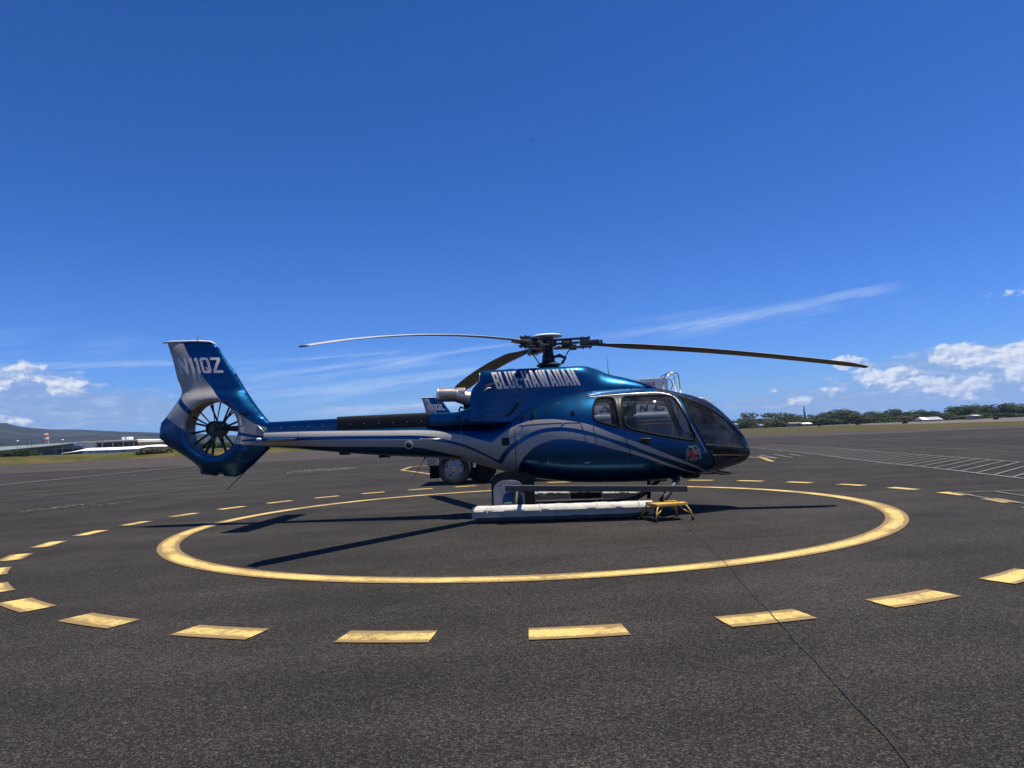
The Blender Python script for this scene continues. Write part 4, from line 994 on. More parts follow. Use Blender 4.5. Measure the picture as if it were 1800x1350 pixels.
# cabin lining and furniture
WR2 = [(.70,1.96),(1.12,1.96),(1.16,1.40),(.70,1.54)]; WF2 = [(1.15,1.965),(2.0,1.96),(2.10,1.9),(2.40,1.12),(1.693,1.27),(1.19,1.40)]
shell('cabin_lining', lambda c: c.x < 2.5 and not (abs(c.y) > .3 and (inpoly(c.x, c.z, WR2) or inpoly(c.x, c.z, WF2))) and not c.x > post(c.z)-.03, M['trim'], heli, k=.965, s0=.5, s1=2.6)
V = [bsec(.56, 2*math.pi*k/48, .96) for k in range(48)]
link('rear_bulkhead', frompy('rear_bulkhead', V, [list(range(48))]), M['trim'], heli)
bm = bmesh.new(); box(bm, .56, 1.9, -.62, .62, .68, .72, .01); box(bm, 1.9, 2.45, -.32, .32, .682, .718, .01); link('cabin_floor', bm, M['trim'], heli)
def seat(x, y, h, head=True, w=.22):
    bm = bmesh.new(); box(bm, x, x+.46, y-w, y+w, .92, 1.06, .04); box(bm, x-.09, x+.04, y-w*.95, y+w*.95, 1.0, h, .05, Matrix.Rotation(R(-9), 4, 'Y'), (x, y, 1.0)); box(bm, x+.05, x+.4, y-w*.8, y+w*.8, .72, .92, .02)
    o = link('seat', bm, M['seat'], heli, smooth=R(35))
    if head:
        bm = bmesh.new(); box(bm, x-.20, x-.06, y-.13, y+.13, h+.02, h+.20, .05); tube(bm, [(x-.12, y-.07, h-.06), (x-.13, y-.07, h+.05)], .01, 6); tube(bm, [(x-.12, y+.07, h-.06), (x-.13, y+.07, h+.05)], .01, 6)
        link('headrest', bm, M['seat'], o, smooth=R(35))
for y in (-.52, .0, .52): seat(1.50, y, 1.62)
for y in (-.62, -.21, .21, .62): seat(.75, y, 1.36, False, .19)
for y in (-.60, -.44):
    bm = bmesh.new(); tube(bm, [(1.62, y, 1.07), (1.50, y, 1.25), (1.40, y+.02, 1.60)], .018, 6, flat=.3); link('seat_belt', bm, M['rubber'], heli, smooth=True)
bm = bmesh.new(); box(bm, 2.28, 2.62, -.18, .40, .72, 1.10, .04); box(bm, 2.28, 2.72, -.50, .52, 1.06, 1.30, .05, Matrix.Rotation(R(12), 4, 'Y'), (2.4, 0, 1.1)); link('instrument_panel', bm, M['panel'], heli, smooth=R(35))
bm = bmesh.new(); box(bm, 1.85, 2.30, -.09, .09, .72, .98, .03); link('centre_console', bm, M['panel'], heli, smooth=R(35))
bm = bmesh.new(); tube(bm, [(2.0, -.5, .72), (2.08, -.5, .95), (1.98, -.5, 1.12)], .014, 8); tube(bm, [(1.98, -.5, 1.10), (1.96, -.5, 1.22)], .022, 8); link('control_stick', bm, M['black'], heli, smooth=True)
bm = bmesh.new(); tube(bm, [(1.80, 0, 2.05), (2.3, 0, 1.88), (2.42, 0, 1.24)], .02, 8); link('cabin_strut', bm, M['black'], heli, smooth=True)
for y in (-.42, .42):
    bm = bmesh.new(); box(bm, 1.55, 2.02, y-.10, y+.10, 1.90, 1.95, .02); link('ceiling_panel', bm, M['alu'], heli)
    bm = bmesh.new(); tube(bm, [(1.45, y, 1.84), (1.41, y-.06, 1.79), (1.40, y-.09, 1.70)], .03, 8); tube(bm, [(1.38, y-.09, 1.85), (1.40, y, 1.90), (1.38, y+.09, 1.85)], .012, 6); link('headset', bm, M['black'], heli, smooth=True)
# seams, access panel, latches on the body side
def line_on_body(name, pts, r, material, sgn, parent=None):
    bm = bmesh.new(); P = resample(pts, .04, False, 1)
    tube(bm, [(p[0], sgn*(by(*p)+.0005), p[1]) for p in P], r, 6); return link(name, bm, material, parent or heli, smooth=True)
M['seam'] = mat('panel_gap', (.008, .009, .012), .8)
for sgn in (-1, 1):
    line_on_body('panel_seam', [(-.60, 1.49), (-.598, 1.2), (-.597, .80)], .005, M['seam'], sgn)
    line_on_body('panel_seam', [(-.52, 1.545), (0, 1.56), (.50, 1.548)], .0045, M['seam'], sgn)
    line_on_body('panel_seam', [(.50, 1.548), (.53, 1.47), (.60, 1.21)], .004, M['seam'], sgn)
    line_on_body('panel_seam', [(.70, 1.50), (.755, 1.19)], .004, M['seam'], sgn)
    line_on_body('panel_seam', [(.50, 2.04), (.49, 1.9), (.45, 1.6)], .0035, M['seam'], sgn)
    line_on_body('panel_seam', [(-.3, .86), (.5, .80), (1.2, .745), (2.2, .74)], .003, M['seam'], sgn)
    line_on_body('roof_edge_bead', [(-.45, 1.78), (-.2, 1.90), (.1, 1.985), (.45, 2.035), (.9, 2.07), (1.4, 2.07)], .007, M['blue'], sgn)
    # vent
    bm = bmesh.new()
    c = [(-.83, 1.345), (-.70, 1.345), (-.70, 1.225), (-.83, 1.225)]; vs = [bm.verts.new((p[0], sgn*(by(*p)+.004), p[1])) for p in c]; bm.faces.new(vs if sgn > 0 else vs[::-1])
    ring = [Vector(v.co) for v in vs]; tube(bm, ring+[ring[0]], .006, 6, False); link('vent_opening', bm, M['black'], heli)
    for (x, z) in [(-.62, 1.69), (-.45, 1.665), (-.27, 1.72), (-.27, 1.675), (.385, 1.70)]:
        y = sgn*by(x, z); bm = bmesh.new(); box(bm, x-.028, x+.028, y-.022, y+.022, z-.04, z+.04, .012); link('cowling_latch', bm, M['black'], heli, smooth=R(40))
    for (x, z) in [(-.44, 1.55), (.22, 1.55), (.53, 1.905), (-.53, 1.33)]:
        y = sgn*by(x, z); bm = bmesh.new(); box(bm, x-.022, x+.022, y-.012, y+.012, z-.012, z+.012, .005); tube(bm, [(x, y, z), (x+.005, y+sgn*.004, z-.05)], .004, 6); link('hinge', bm, M['alu'], heli, smooth=R(40))
    for (x, z, a) in [(-.05, .93, 80), (.585, .895, 15), (-.37, .94, -20)]:
        y = sgn*by(x, z); dx_, dz_ = math.cos(R(a))*.045, math.sin(R(a))*.045
        bm = bmesh.new(); tube(bm, [(x-dx_, y, z-dz_), (x+dx_, y, z+dz_)], .016, 4, flat=.5); link('reflective_tab', bm, M['letter'], heli)
# ---- tail boom
bT = pchip([(-1.55,1.612),(-2.235,1.62),(-3.036,1.635),(-3.805,1.648),(-4.549,1.67),(-5.3,1.69)]); bB = pchip([(-1.55,.975),(-1.946,1.03),(-2.326,1.065),(-3.218,1.142),(-4.027,1.236),(-4.578,1.305),(-5.3,1.37)])
bW = pchip([(-1.55,.350),(-2.2,.305),(-3.2,.245),(-4.2,.19),(-5.3,.15)])
bm = bmesh.new(); prev = None
for s in np.arange(-1.56, -5.22, -.04):
    zt, zb, w = bT(s), bB(s), bW(s); zc = (zt+zb)/2+.02; ring = []
    for k in range(48):
        a = 2*math.pi*k/48; c, sn = math.cos(a), math.sin(a); n = 2.15
        ring.append(bm.verts.new((s, w*math.copysign(abs(c)**(2/n), c), zc+((zt-zc) if sn > 0 else (zc-zb))*math.copysign(abs(sn)**(2/n), sn))))
    if prev:
        for k in range(48): bm.faces.new((prev[k], prev[(k+1) % 48], ring[(k+1) % 48], ring[k]))
    prev = ring
bm.faces.new(prev); bmesh.ops.recalc_face_normals(bm, faces=bm.faces)
boom = link('tail_boom', bm, M['body'], heli, smooth=R(50))
def boomy(s, z):
    zt, zb, w = bT(s), bB(s), bW(s); zc = (zt+zb)/2+.02; t = min(.99, abs((z-zc)/((zt-zc) if z > zc else (zc-zb)))); return w*(1-t**2.15)**(1/2.15)
def ringseam(s, r, material, par):
    bm = bmesh.new(); zt, zb, w = bT(s), bB(s), bW(s); zc = (zt+zb)/2+.02; P = []
    for k in range(33):
        a = 2*math.pi*k/32; c, sn = math.cos(a), math.sin(a); n = 2.15
        P.append((s, w*math.copysign(abs(c)**(2/n), c), zc+((zt-zc) if sn > 0 else (zc-zb))*math.copysign(abs(sn)**(2/n), sn)))
    tube(bm, P, r, 6, False); link('joint_band', bm, material, par, smooth=True)
ringseam(-1.565, .006, M['alu'], heli); ringseam(-4.55, .004, M['seam'], heli)
for sgn in (-1, 1):
    y = sgn*boomy(-2.50, 1.30)
    bm = bmesh.new(); lathe(bm, [(.075, -.02), (.075, .012), (.055, .02), (.05, -.01)], 24, 'Y'); 
    for v in bm.verts: v.co = Vector((-2.50+v.co.x, y+sgn*v.co.y, 1.30+v.co.z))
    link('light_housing', bm, M['alu'], heli, smooth=R(40))
    bm = bmesh.new(); lathe(bm, [(.001, .03), (.045, .022), (.052, .0), (.05, -.02)], 24, 'Y')
    for v in bm.verts: v.co = Vector((-2.50+v.co.x, y+sgn*v.co.y, 1.297+v.co.z))
    link('side_light', bm, M['black'], heli, smooth=True)
    bm = bmesh.new(); y1 = sgn*boomy(-2.27, 1.385); y2 = sgn*boomy(-1.92, 1.38)
    tube(bm, [(-2.28, y1, 1.388), (-2.27, y1+sgn*.05, 1.388), (-1.94, y2+sgn*.05, 1.378), (-1.92, y2, 1.376)], .011, 8)
    for x, y in ((-2.28, y1), (-1.92, y2)): lathe(bm, [(.001, -.02), (.028, -.015), (.028, .015), (.001, .02)], 14, 'Y', (x, y, 1.384))
    link('grab_handle', bm, M['alu'], heli, smooth=R(50))
# driveshaft cover on top of boom: blue rear half, black raised front half
def cover(name, s0, s1, w, zt, zb, material):
    bm = bmesh.new(); prev = None; n = int(abs(s1-s0)/.06)
    for i in range(n+1):
        s = s0+(s1-s0)*i/n; ring = []
        T, B = zt(s), zb(s)-.05
        for k in range(21):
            a = math.pi*k/20; c, sn = math.cos(a), math.sin(a)
            ring.append(bm.verts.new((s, w*math.copysign(abs(c)**.42, c)*(1.0+.5*(1-sn)*0), B+(T-B)*abs(sn)**.5)))
        if prev:
            for k in range(20): bm.faces.new((prev[k], prev[k+1], ring[k+1], ring[k]))
        else: bm.faces.new(ring)
        prev = ring
    bm.faces.new(prev); bmesh.ops.recalc_face_normals(bm, faces=bm.faces)
    return link(name, bm, material, heli, smooth=R(40))
cv_ = cover('driveshaft_cover', -5.15, -3.83, .095, lambda s: 1.825+.004*(s+4.5), lambda s: bT(s)-.01, M['blue'])
cv2_ = cover('driveshaft_cover', -3.85, -2.10, .125, lambda s: 1.862, lambda s: bT(s)-.015, M['black'])
for i in range(11):
    s = -4.9+i*.26; bm = bmesh.new(); w = .095 if s < -3.83 else .125
    for sgn in (-1, 1): lathe(bm, [(.001, -.008), (.009, -.006), (.009, .006), (.001, .008)], 8, 'Y', (s, sgn*w, 1.71))
    link('fastener', bm, M['alu'], cv_ if s < -3.83 else cv2_)
for s, w in ((-3.75, .06), (-3.02, .06)):
    bm = bmesh.new(); box(bm, s-.10, s+.10, -.03, .03, bB(s)-.035, bB(s)+.02, .012); link('belly_fitting', bm, M['black'], heli, smooth=R(40))
# ---- engine deck fairing
eT = pchip([(-2.14,1.845),(-1.69,1.842),(-1.537,1.868),(-1.40,1.92),(-1.2,1.90),(-.7,1.80)]); eB = pchip([(-2.14,1.575),(-1.92,1.565),(-1.5,1.57),(-1.1,1.56),(-.7,1.56)])
eW = pchip([(-2.14,.20),(-1.9,.26),(-1.5,.36),(-1.1,.46),(-.7,.5)])
bm = bmesh.new(); prev = None
for s in np.arange(-2.14, -.7, .04):
    ring = []; zt, zb, w = eT(s), eB(s), eW(s); zc = (zt+zb)/2
    for k in range(40):
        a = 2*math.pi*k/40; c, sn = math.cos(a), math.sin(a); n = 4.0
        ring.append(bm.verts.new((s, w*math.copysign(abs(c)**(2/n), c), zc+(zt-zc)*math.copysign(abs(sn)**(2/n), sn))))
    if prev:
        for k in range(40): bm.faces.new((prev[k], prev[(k+1) % 40], ring[(k+1) % 40], ring[k]))
    else: bm.faces.new(ring)
    prev = ring
bmesh.ops.recalc_face_normals(bm, faces=bm.faces); deck = link('engine_deck', bm, M['blue'], heli, smooth=R(50))
for sgn in (-1, 1):
    for (x, z) in ((-1.60, 1.745), (-1.28, 1.70)):
        bm = bmesh.new(); lathe(bm, [(.001, -.02), (.035, -.015), (.04, .01), (.001, .02)], 14, 'Y', (x, sgn*(eW(x)), z)); link('deck_latch', bm, M['black'], deck, smooth=R(50))
def smooth01(t): t = max(0, min(1, t)); return t*t*(3-2*t)
# ---- upper cowling (transmission and engine)
cT = pchip([(-1.25,2.505),(-1.094,2.537),(-.627,2.537),(-.106,2.532),(.355,2.530),(.614,2.536),(.714,2.519),(.851,2.476),(1.016,2.392),(1.339,2.30),(1.61,2.213),(1.83,2.12)])
cW = pchip([(-1.4,.42),(-1.0,.48),(-.3,.54),(.4,.52),(.8,.46),(1.2,.38),(1.6,.28),(1.86,.12)])
rearx = pchip([(1.5,-1.30),(1.72,-1.40),(1.93,-1.41),(2.04,-1.37),(2.18,-1.33),(2.29,-1.246),(2.35,-1.195),(2.6,-1.18)])
def cexp(s): return 8.0 if s < .25 else max(2.3, 8.0-5.7*smooth01((s-.25)/.65))
def cz0(s): return 1.66-.04*min(1, max(0, (s+1.2)/.6)) if s < -.2 else 1.62+.43*min(1, (s+.2)/1.5)
def csec(s, th):
    zt, w, n, zb = cT(s), cW(s), cexp(s), cz0(s); c, sn = math.cos(th), math.sin(th)
    y = w*math.copysign(abs(c)**(2/n), c); z = zb+(zt-zb)*abs(sn)**(2/n)
    fl = max(0, (2.16-z)/.5); y *= 1+fl*fl*(.06-.02*min(1, max(0, (s+1.15)/.35)))*(1 if s < .4 else max(0, 1-(s-.4)/.4))
    return Vector((s, y, z))
def cy(s, z):
    q = s                       # the rear of the cowling is raked: undo the rake before looking up the section
    for _ in range(12):
        u = (q+1.18)/3.025; q = s-(rearx(z)+1.18)*max(0, 1-u*4)
    s = max(-1.18, q); lo, hi = 0.0, math.pi/2
    for _ in range(30):
        md = (lo+hi)/2
        if csec(s, md).z < z: lo = md
        else: hi = md
    return csec(s, lo).y
bm = bmesh.new(); prev = None; NS = 110; NC = 64
S0, S1 = -1.18, 1.845
for i in range(NS+1):
    u = i/NS; ring = []
    for k in range(NC+1):
        p = csec(S0+(S1-S0)*u, math.pi*k/NC)
        x = rearx(p.z); w_ = max(0, 1-u*4); p.x += (x-S0)*w_ if u < .25 else 0
        ring.append(bm.verts.new(p))
    if prev:
        for k in range(NC): bm.faces.new((prev[k], prev[k+1], ring[k+1], ring[k]))
    else: rear_ring = [v.co.copy() for v in ring]
    prev = ring
bmesh.ops.recalc_face_normals(bm, faces=bm.faces); cowl = link('engine_cowling', bm, M['blue'], heli, smooth=R(60))
bm = bmesh.new(); vs = [bm.verts.new(p+Vector((.03, 0, 0))) for p in rear_ring]; bm.faces.new(vs); link('firewall_panel', bm, M['black'], cowl)
bm = bmesh.new(); tube(bm, [p for p in rear_ring if p.y < 0 and 2.05 < p.z < 2.49], .007, 6); link('cowling_lip', bm, M['alu'], cowl, smooth=True)
def line_on_cowl(pts, r, material, name='panel_seam'):
    for sgn in (-1, 1):
        bm = bmesh.new(); tube(bm, [(p[0], sgn*(cy(*p)+.001), p[1]) for p in resample(pts, .03, False, 1)], r, 6); link(name, bm, material, cowl, smooth=True)
line_on_cowl([(-.505, 2.53), (-.50, 2.3), (-.49, 1.78)], .0045, M['seam'])
line_on_cowl([(.62, 2.52), (.63, 2.35), (.64, 2.12)], .0045, M['seam'])
line_on_cowl([(-.24, 2.165), (.1, 2.17), (.52, 2.185)], .0035, M['seam'])
line_on_cowl([(-1.36, 1.735), (-1.1, 1.74), (-.64, 1.75)], .0045, M['seam'])
for sgn in (-1, 1):
    # air intake slot between cowling and shoulder
    P = resample([(-.50, 1.985), (-.53, 1.93), (-.58, 1.86), (-.66, 1.77), (-.74, 1.71)], .02, False, 2); bm = bmesh.new()
    tube(bm, [(p[0], sgn*(max(cy(*p), by(*p))+.0), p[1]) for p in P], [.022+.018*math.sin(math.pi*i/(len(P)-1)) for i in range(len(P))], 10, flat=.45); link('intake_slot', bm, M['seam'], cowl, smooth=True)
    # fairing scoop with dark mouth near the first letter
    x, z = -1.02, 2.245; y = sgn*cy(x, z)
    bm = bmesh.new(); lathe(bm, [(.001, -.03), (.07, -.02), (.085, 0), (.07, .02), (.001, .03)], 24, 'Y')
    for v in bm.verts: v.co = Vector((x+v.co.x*1.25, y+v.co.y*.35, z+v.co.z*.45+v.co.x*.35))
    link('scoop_mouth', bm, M['seam'], cowl, smooth=True)
    bm = bmesh.new(); tube(bm, [(x-.09, y, z-.075), (x-.02, y+sgn*.012, z-.035), (x+.03, y, z-.03)], [.03, .035, .02], 8, flat=.5); link('scoop_lip', bm, M['letter'], cowl, smooth=True)
    bm = bmesh.new(); lathe(bm, [(.001, -.006), (.02, -.004), (.02, .004), (.001, .006)], 12, 'Y', (-.13, sgn*(cy(-.13, 2.09)), 2.09)); link('filler_cap', bm, M['black'], cowl)
bm = bmesh.new(); box(bm, -.75, -.62, -.05, .05, 2.53, 2.57, .015); link('beacon', bm, M['black'], cowl, smooth=R(40))
# lettering
def cowl_map(sgn):
    def f(u, v):
        if sgn > 0: u = 1-u
        a = (-.885*(1-u)+.544*u, 2.186*(1-u)+2.184*u); b = (-.985*(1-u)+.415*u, 2.487*(1-u)+2.472*u)
        if sgn > 0: b = (a[0]+.0+(b[0]-a[0]), b[1])
        s, z = a[0]*(1-v)+b[0]*v, a[1]*(1-v)+b[1]*v
        return (s, sgn*(cy(s, z)+.004), z)
    return f
for sgn in (-1, 1):
    for i in range(13): link('letter', text_mesh('letter', 'BLUE.HAWAIIAN', cowl_map(sgn), .17, 12, .36, .14, i), M['letter'], heli)
# ---- exhaust
bm = bmesh.new(); P = [(-1.15, 0, 2.02), (-1.33, 0, 2.04), (-1.50, 0, 2.085), (-1.63, 0, 2.135), (-1.70, 0, 2.155), (-2.01, 0, 2.165)]
tube(bm, P, [.14, .135, .128, .128, .124, .124], 28, False)
lathe(bm, [(.124, -2.01), (.117, -2.012), (.117, -1.5)], 28, 'X', (0, 0, 2.165), False)
for v in bm.verts: v.co.y += 0
ex = link('exhaust_pipe', bm, M['exh'], heli, smooth=R(45))
for x, z in ((-1.645, 2.142), (-1.995, 2.165)):
    bm = bmesh.new(); lathe(bm, [(.125, x-.012), (.131, x-.010), (.131, x+.010), (.125, x+.012)], 28, 'X', (0, 0, z), False); link('clamp_band', bm, M['alu'], ex, smooth=True)
for a in (200, 20):
    bm = bmesh.new(); box(bm, -2.03, -1.97, .13*math.cos(R(a))-.012, .13*math.cos(R(a))+.012, 2.165+.13*math.sin(R(a))-.03, 2.165+.13*math.sin(R(a))+.03, .008); link('bracket', bm, M['alu'], ex)
bm = bmesh.new(); lathe(bm, [(.10, 0), (.115, .25)], 24, 'X', (-1.75, 0, 2.15)); link('exhaust_core', bm, M['black'], ex)
bm = bmesh.new(); tube(bm, [(-1.63, -.06, 1.86), (-1.60, -.07, 1.93), (-1.52, -.08, 1.90), (-1.40, -.08, 1.94)], .018, 8); link('drain_hose', bm, M['black'], heli, smooth=True)
bm = bmesh.new(); tube(bm, [(-1.45, .0, 1.80), (-1.52, 0, 2.0)], .05, 8); link('exhaust_mount', bm, M['black'], heli, smooth=True)
# ---- tail fin and shrouded fan
FIN = [[-7.083,3.397],[-6.898,2.693],[-6.833,2.531],[-6.815,2.435],[-6.86,2.32],[-7.221,1.889],[-7.251,1.799],[-7.252,1.631],[-7.128,1.489],[-6.515,1.112],[-6.446,.929],[-6.169,.88],[-6.081,.929],[-6.011,.874],[-5.794,.848],[-5.648,.919],[-5.506,1.027],[-5.21,1.295],[-5.10,1.375],[-4.95,1.40],[-4.88,1.52],[-4.90,1.66],[-5.05,1.74],[-5.19,1.86],[-5.487,2.255],[-5.767,2.734],[-6.011,3.076],[-6.10,3.24],[-6.25,3.346],[-6.493,3.378]]
HC = (-6.164, 1.742); HR = .50
def segd(px, pz, a, b):
    ax, az_ = a; bx_, bz = b; dx_, dz_ = bx_-ax, bz-az_; L2 = dx_*dx_+dz_*dz_
    t = max(0, min(1, ((px-ax)*dx_+(pz-az_)*dz_)/L2)) if L2 else 0
    return math.hypot(px-ax-dx_*t, pz-az_-dz_*t)
FINS = resample(FIN, .06, True, 2)[:-1]; FIN = resample(FIN, .06, True, 0)[:-1]
def edged(x, z): return min(segd(x, z, FINS[i], FINS[(i+1) % len(FINS)]) for i in range(len(FINS)))
def smooth01(t): t = max(0, min(1, t)); return t*t*(3-2*t)
def finT(x, z):
    r = math.hypot(x-HC[0], z-HC[1])
    shroud = .205*(1-smooth01((r-.60)/.42)*.62)
    top = .095-.045*smooth01((z-2.5)/.9)
    k = smooth01((z-2.28)/.26)
    T = shroud*(1-k)+top*k
    if z < 1.12: T = T*smooth01((z-.80)/.34)*.8+.045
    if x > -5.6 and z < 2.0: T = min(T, .10+.06*smooth01((-5.0-x)/.6)) if z > 1.35 else T
    d = edged(x, z); rr = .17 if x < -6 or z > 1.9 else .10
    if z > 2.4: rr = .22 if x > -6.2-(z-2.4)*.35 else .34
    T *= math.sqrt(max(0.004, min(1, (d+.002)/rr)*(2-min(1, (d+.002)/rr))))
    if r < HR+.05: T -= .035*(1-(r-HR)/.05)**2
    return max(T, .006)
bm = bmesh.new(); ov = [bm.verts.new((p[0], 0, p[1])) for p in FIN]; oe = [bm.edges.new((ov[i], ov[(i+1) % len(ov)])) for i in range(len(ov))]
cvs = [bm.verts.new((HC[0]+HR*math.cos(2*math.pi*k/96), 0, HC[1]+HR*math.sin(2*math.pi*k/96))) for k in range(96)]; ce_ = [bm.edges.new((cvs[i], cvs[(i+1) % 96])) for i in range(96)]
bmesh.ops.triangle_fill(bm, use_beauty=True, edges=oe+ce_)
for f in list(bm.faces):
    c = f.calc_center_median()
    if math.hypot(c.x-HC[0], c.z-HC[1]) < HR*.98: bm.faces.remove(f)
for k in range(1, 78):
    bmesh.ops.bisect_plane(bm, geom=list(bm.verts)+list(bm.edges)+list(bm.faces), plane_co=(-7.3+k*.032, 0, 0), plane_no=(1, 0, 0))
for k in range(1, 82):
    bmesh.ops.bisect_plane(bm, geom=list(bm.verts)+list(bm.edges)+list(bm.faces), plane_co=(0, 0, .83+k*.032), plane_no=(0, 0, 1))
for rr_ in ():
    pass
bmesh.ops.triangulate(bm, faces=bm.faces)
flat_v = [v.co.copy() for v in bm.verts]; flat_f = [[v.index for v in f.verts] for f in bm.faces]
bm.verts.index_update(); flat_f = [[v.index for v in f.verts] for f in bm.faces]; bm.free()
V = []; F = []
def finTs(x, z):
    r = math.hypot(x-HC[0], z-HC[1])
    if r < HR+.07: return finT(x, z)
    d = edged(x, z); k = min(.045, d*.7)
    return (finT(x, z)*2+sum(finT(x+k*math.cos(a), z+k*math.sin(a)) for a in (0, 1.57, 3.14, 4.71)))/6
TT = [finTs(v.x, v.z) for v in flat_v]
for sgn in (-1, 1):
    b = len(V); V += [(v.x, sgn*t, v.z) for v, t in zip(flat_v, TT)]
    F += [[b+i for i in (f if sgn < 0 else f[::-1])] for f in flat_f]
me = frompy('tail_fin', V, F); bm = bmesh.new(); bm.from_mesh(me)
be = [e for e in bm.edges if e.is_boundary]
oute = [e for e in be if math.hypot(((e.verts[0].co+e.verts[1].co)/2).x-HC[0], ((e.verts[0].co+e.verts[1].co)/2).z-HC[1]) > HR+.02]
try: bmesh.ops.bridge_loops(bm, edges=oute)
except Exception as ex_: print('bridge', ex_)
bmesh.ops.recalc_face_normals(bm, faces=bm.faces)
fin = link('tail_fin', bm, M['finp'], heli, smooth=R(60))
bm = bmesh.new(); yl = finT(HC[0], HC[1]-HR-.0005); lathe(bm, [(HR+.002, -yl-.002), (HR-.004, -yl+.04), (HR-.004, 0), (HR-.004, yl-.04), (HR+.002, yl+.002)], 96, 'Y', (HC[0], 0, HC[1]), False); link('fan_duct', bm, M['duct'], heli, smooth=R(60))
bm = bmesh.new(); tube(bm, [(-7.15, 0, 3.405), (-7.04, 0, 3.41), (-6.5, 0, 3.392), (-6.26, 0, 3.366), (-6.13, 0, 3.30)], [.012, .02, .026, .024, .01], 8, flat=.7); link('fin_cap', bm, M['capwhite'], fin, smooth=True)
bm = bmesh.new(); lathe(bm, [(.022, 3.38), (.022, 3.43), (.014, 3.435), (.017, 3.47), (.001, 3.475)], 12, 'Z', (-6.50, 0, 0)); link('beacon', bm, M['alu'], fin, smooth=R(40))
bm = bmesh.new(); box(bm, -7.20, -7.10, -.01, .01, 3.385, 3.40, .003); link('position_light', bm, M['black'], fin)
for i in range(6):
    bm = bmesh.new(); lathe(bm, [(.001, -.004), (.007, -.003), (.007, .003), (.001, .004)], 8, 'Y', (-6.62+i*.085, -finT(-6.62+i*.085, 3.14), 3.14)); link('rivet', bm, M['seam'], fin)
def finmap(sgn, q):
    def f(u, v):
        if sgn > 0: u = 1-u
        a = (q[0][0]*(1-u)+q[1][0]*u, q[0][1]*(1-u)+q[1][1]*u); b = (q[2][0]*(1-u)+q[3][0]*u, q[2][1]*(1-u)+q[3][1]*u)
        s, z = a[0]*(1-v)+b[0]*v, a[1]*(1-v)+b[1]*v
        return (s, sgn*(finT(s, z)+.010), z)
    return f
REGQ = [(-6.80, 2.785), (-5.965, 2.765), (-6.885, 3.085), (-6.06, 3.055)]
for sgn in (-1, 1): link('registration', text_mesh('registration', 'N11QZ', finmap(sgn, REGQ), .18, 10, .27, .16), M['letter'], heli)
reg2 = {sgn: text_mesh('registration', 'N11QL', finmap(sgn, REGQ), .18, 10, .27, .16) for sgn in (-1, 1)}
# seam where fin meets boom, and grey fillet
bm = bmesh.new(); tube(bm, [(-5.32, -finT(-5.32, 1.76)-.002, 1.77), (-5.24, -finT(-5.24, 1.66)-.002, 1.67), (-5.15, -finT(-5.15, 1.56)-.004, 1.575)], .010, 8); link('fillet_edge', bm, M['alu'], fin, smooth=True)
# fan
fanr = thing_fan = bpy.data.objects.new('tail_rotor', None); col.objects.link(fanr); fanr.parent = heli; fanr.location = (HC[0], 0, HC[1])
bm = bmesh.new(); lathe(bm, [(.001, -.10), (.112, -.10), (.125, -.13), (.140, -.13), (.147, -.10), (.147, .02), (.135, .06)], 36, 'Y', cap=True); link('fan_hub', bm, M['fan'], fanr, smooth=R(40))
bm = bmesh.new(); lathe(bm, [(.135, .07), (.15, .08), (.145, .20), (.09, .24), (.001, .25)], 36, 'Y'); link('gearbox', bm, M['dark'], fanr, smooth=R(40))
bm = bmesh.new(); tube(bm, [(.0, -.145, 0), (.10, -.15, .0)], .02, 8); lathe(bm, [(.001, -.15), (.05, -.15), (.06, -.12), (.06, -.10)], 16, 'Y'); link('pitch_spider', bm, M['grime'], fanr, smooth=R(40))
for a in (96, 78, 132, 151, 188, 213, 246, 262, 295, 2, 40):
    bm = bmesh.new(); prev = None
    for i in range(7):
        r = .14+(.485-.14)*i/6; c = .046 if i > 0 else .030; tw = R(50-26*i/6); ring = []
        for k in range(8):
            t = 2*math.pi*k/8; x, y = c/2*math.cos(t), .007*math.sin(t)
            ring.append(bm.verts.new((r, x*math.sin(tw)+y*math.cos(tw)-.03, x*math.cos(tw)-y*math.sin(tw))))
        if prev:
            for k in range(8): bm.faces.new((prev[k], prev[(k+1) % 8], ring[(k+1) % 8], ring[k]))
        else: bm.faces.new(ring)
        prev = ring
    bm.faces.new(prev); bmesh.ops.recalc_face_normals(bm, faces=bm.faces)
    o = link('fan_blade', bm, M['fan'], fanr, smooth=R(50)); o.rotation_euler = (0, -R(a), 0)
for a in (20, 57, 66, 112, 166, 224, 236, 282, 308, 352):
    bm = bmesh.new(); tube(bm, [(.14, .15, 0), (.49, .15, 0)], .012, 8, flat=1.6); o = link('stator_vane', bm, M['fan'], fanr, smooth=True); o.rotation_euler = (0, -R(a), 0)
bm = bmesh.new(); box(bm, .16, .50, .08, .20, -.045, .045, .02); o = link('driveshaft_fairing', bm, M['dark'], fanr, smooth=R(40))
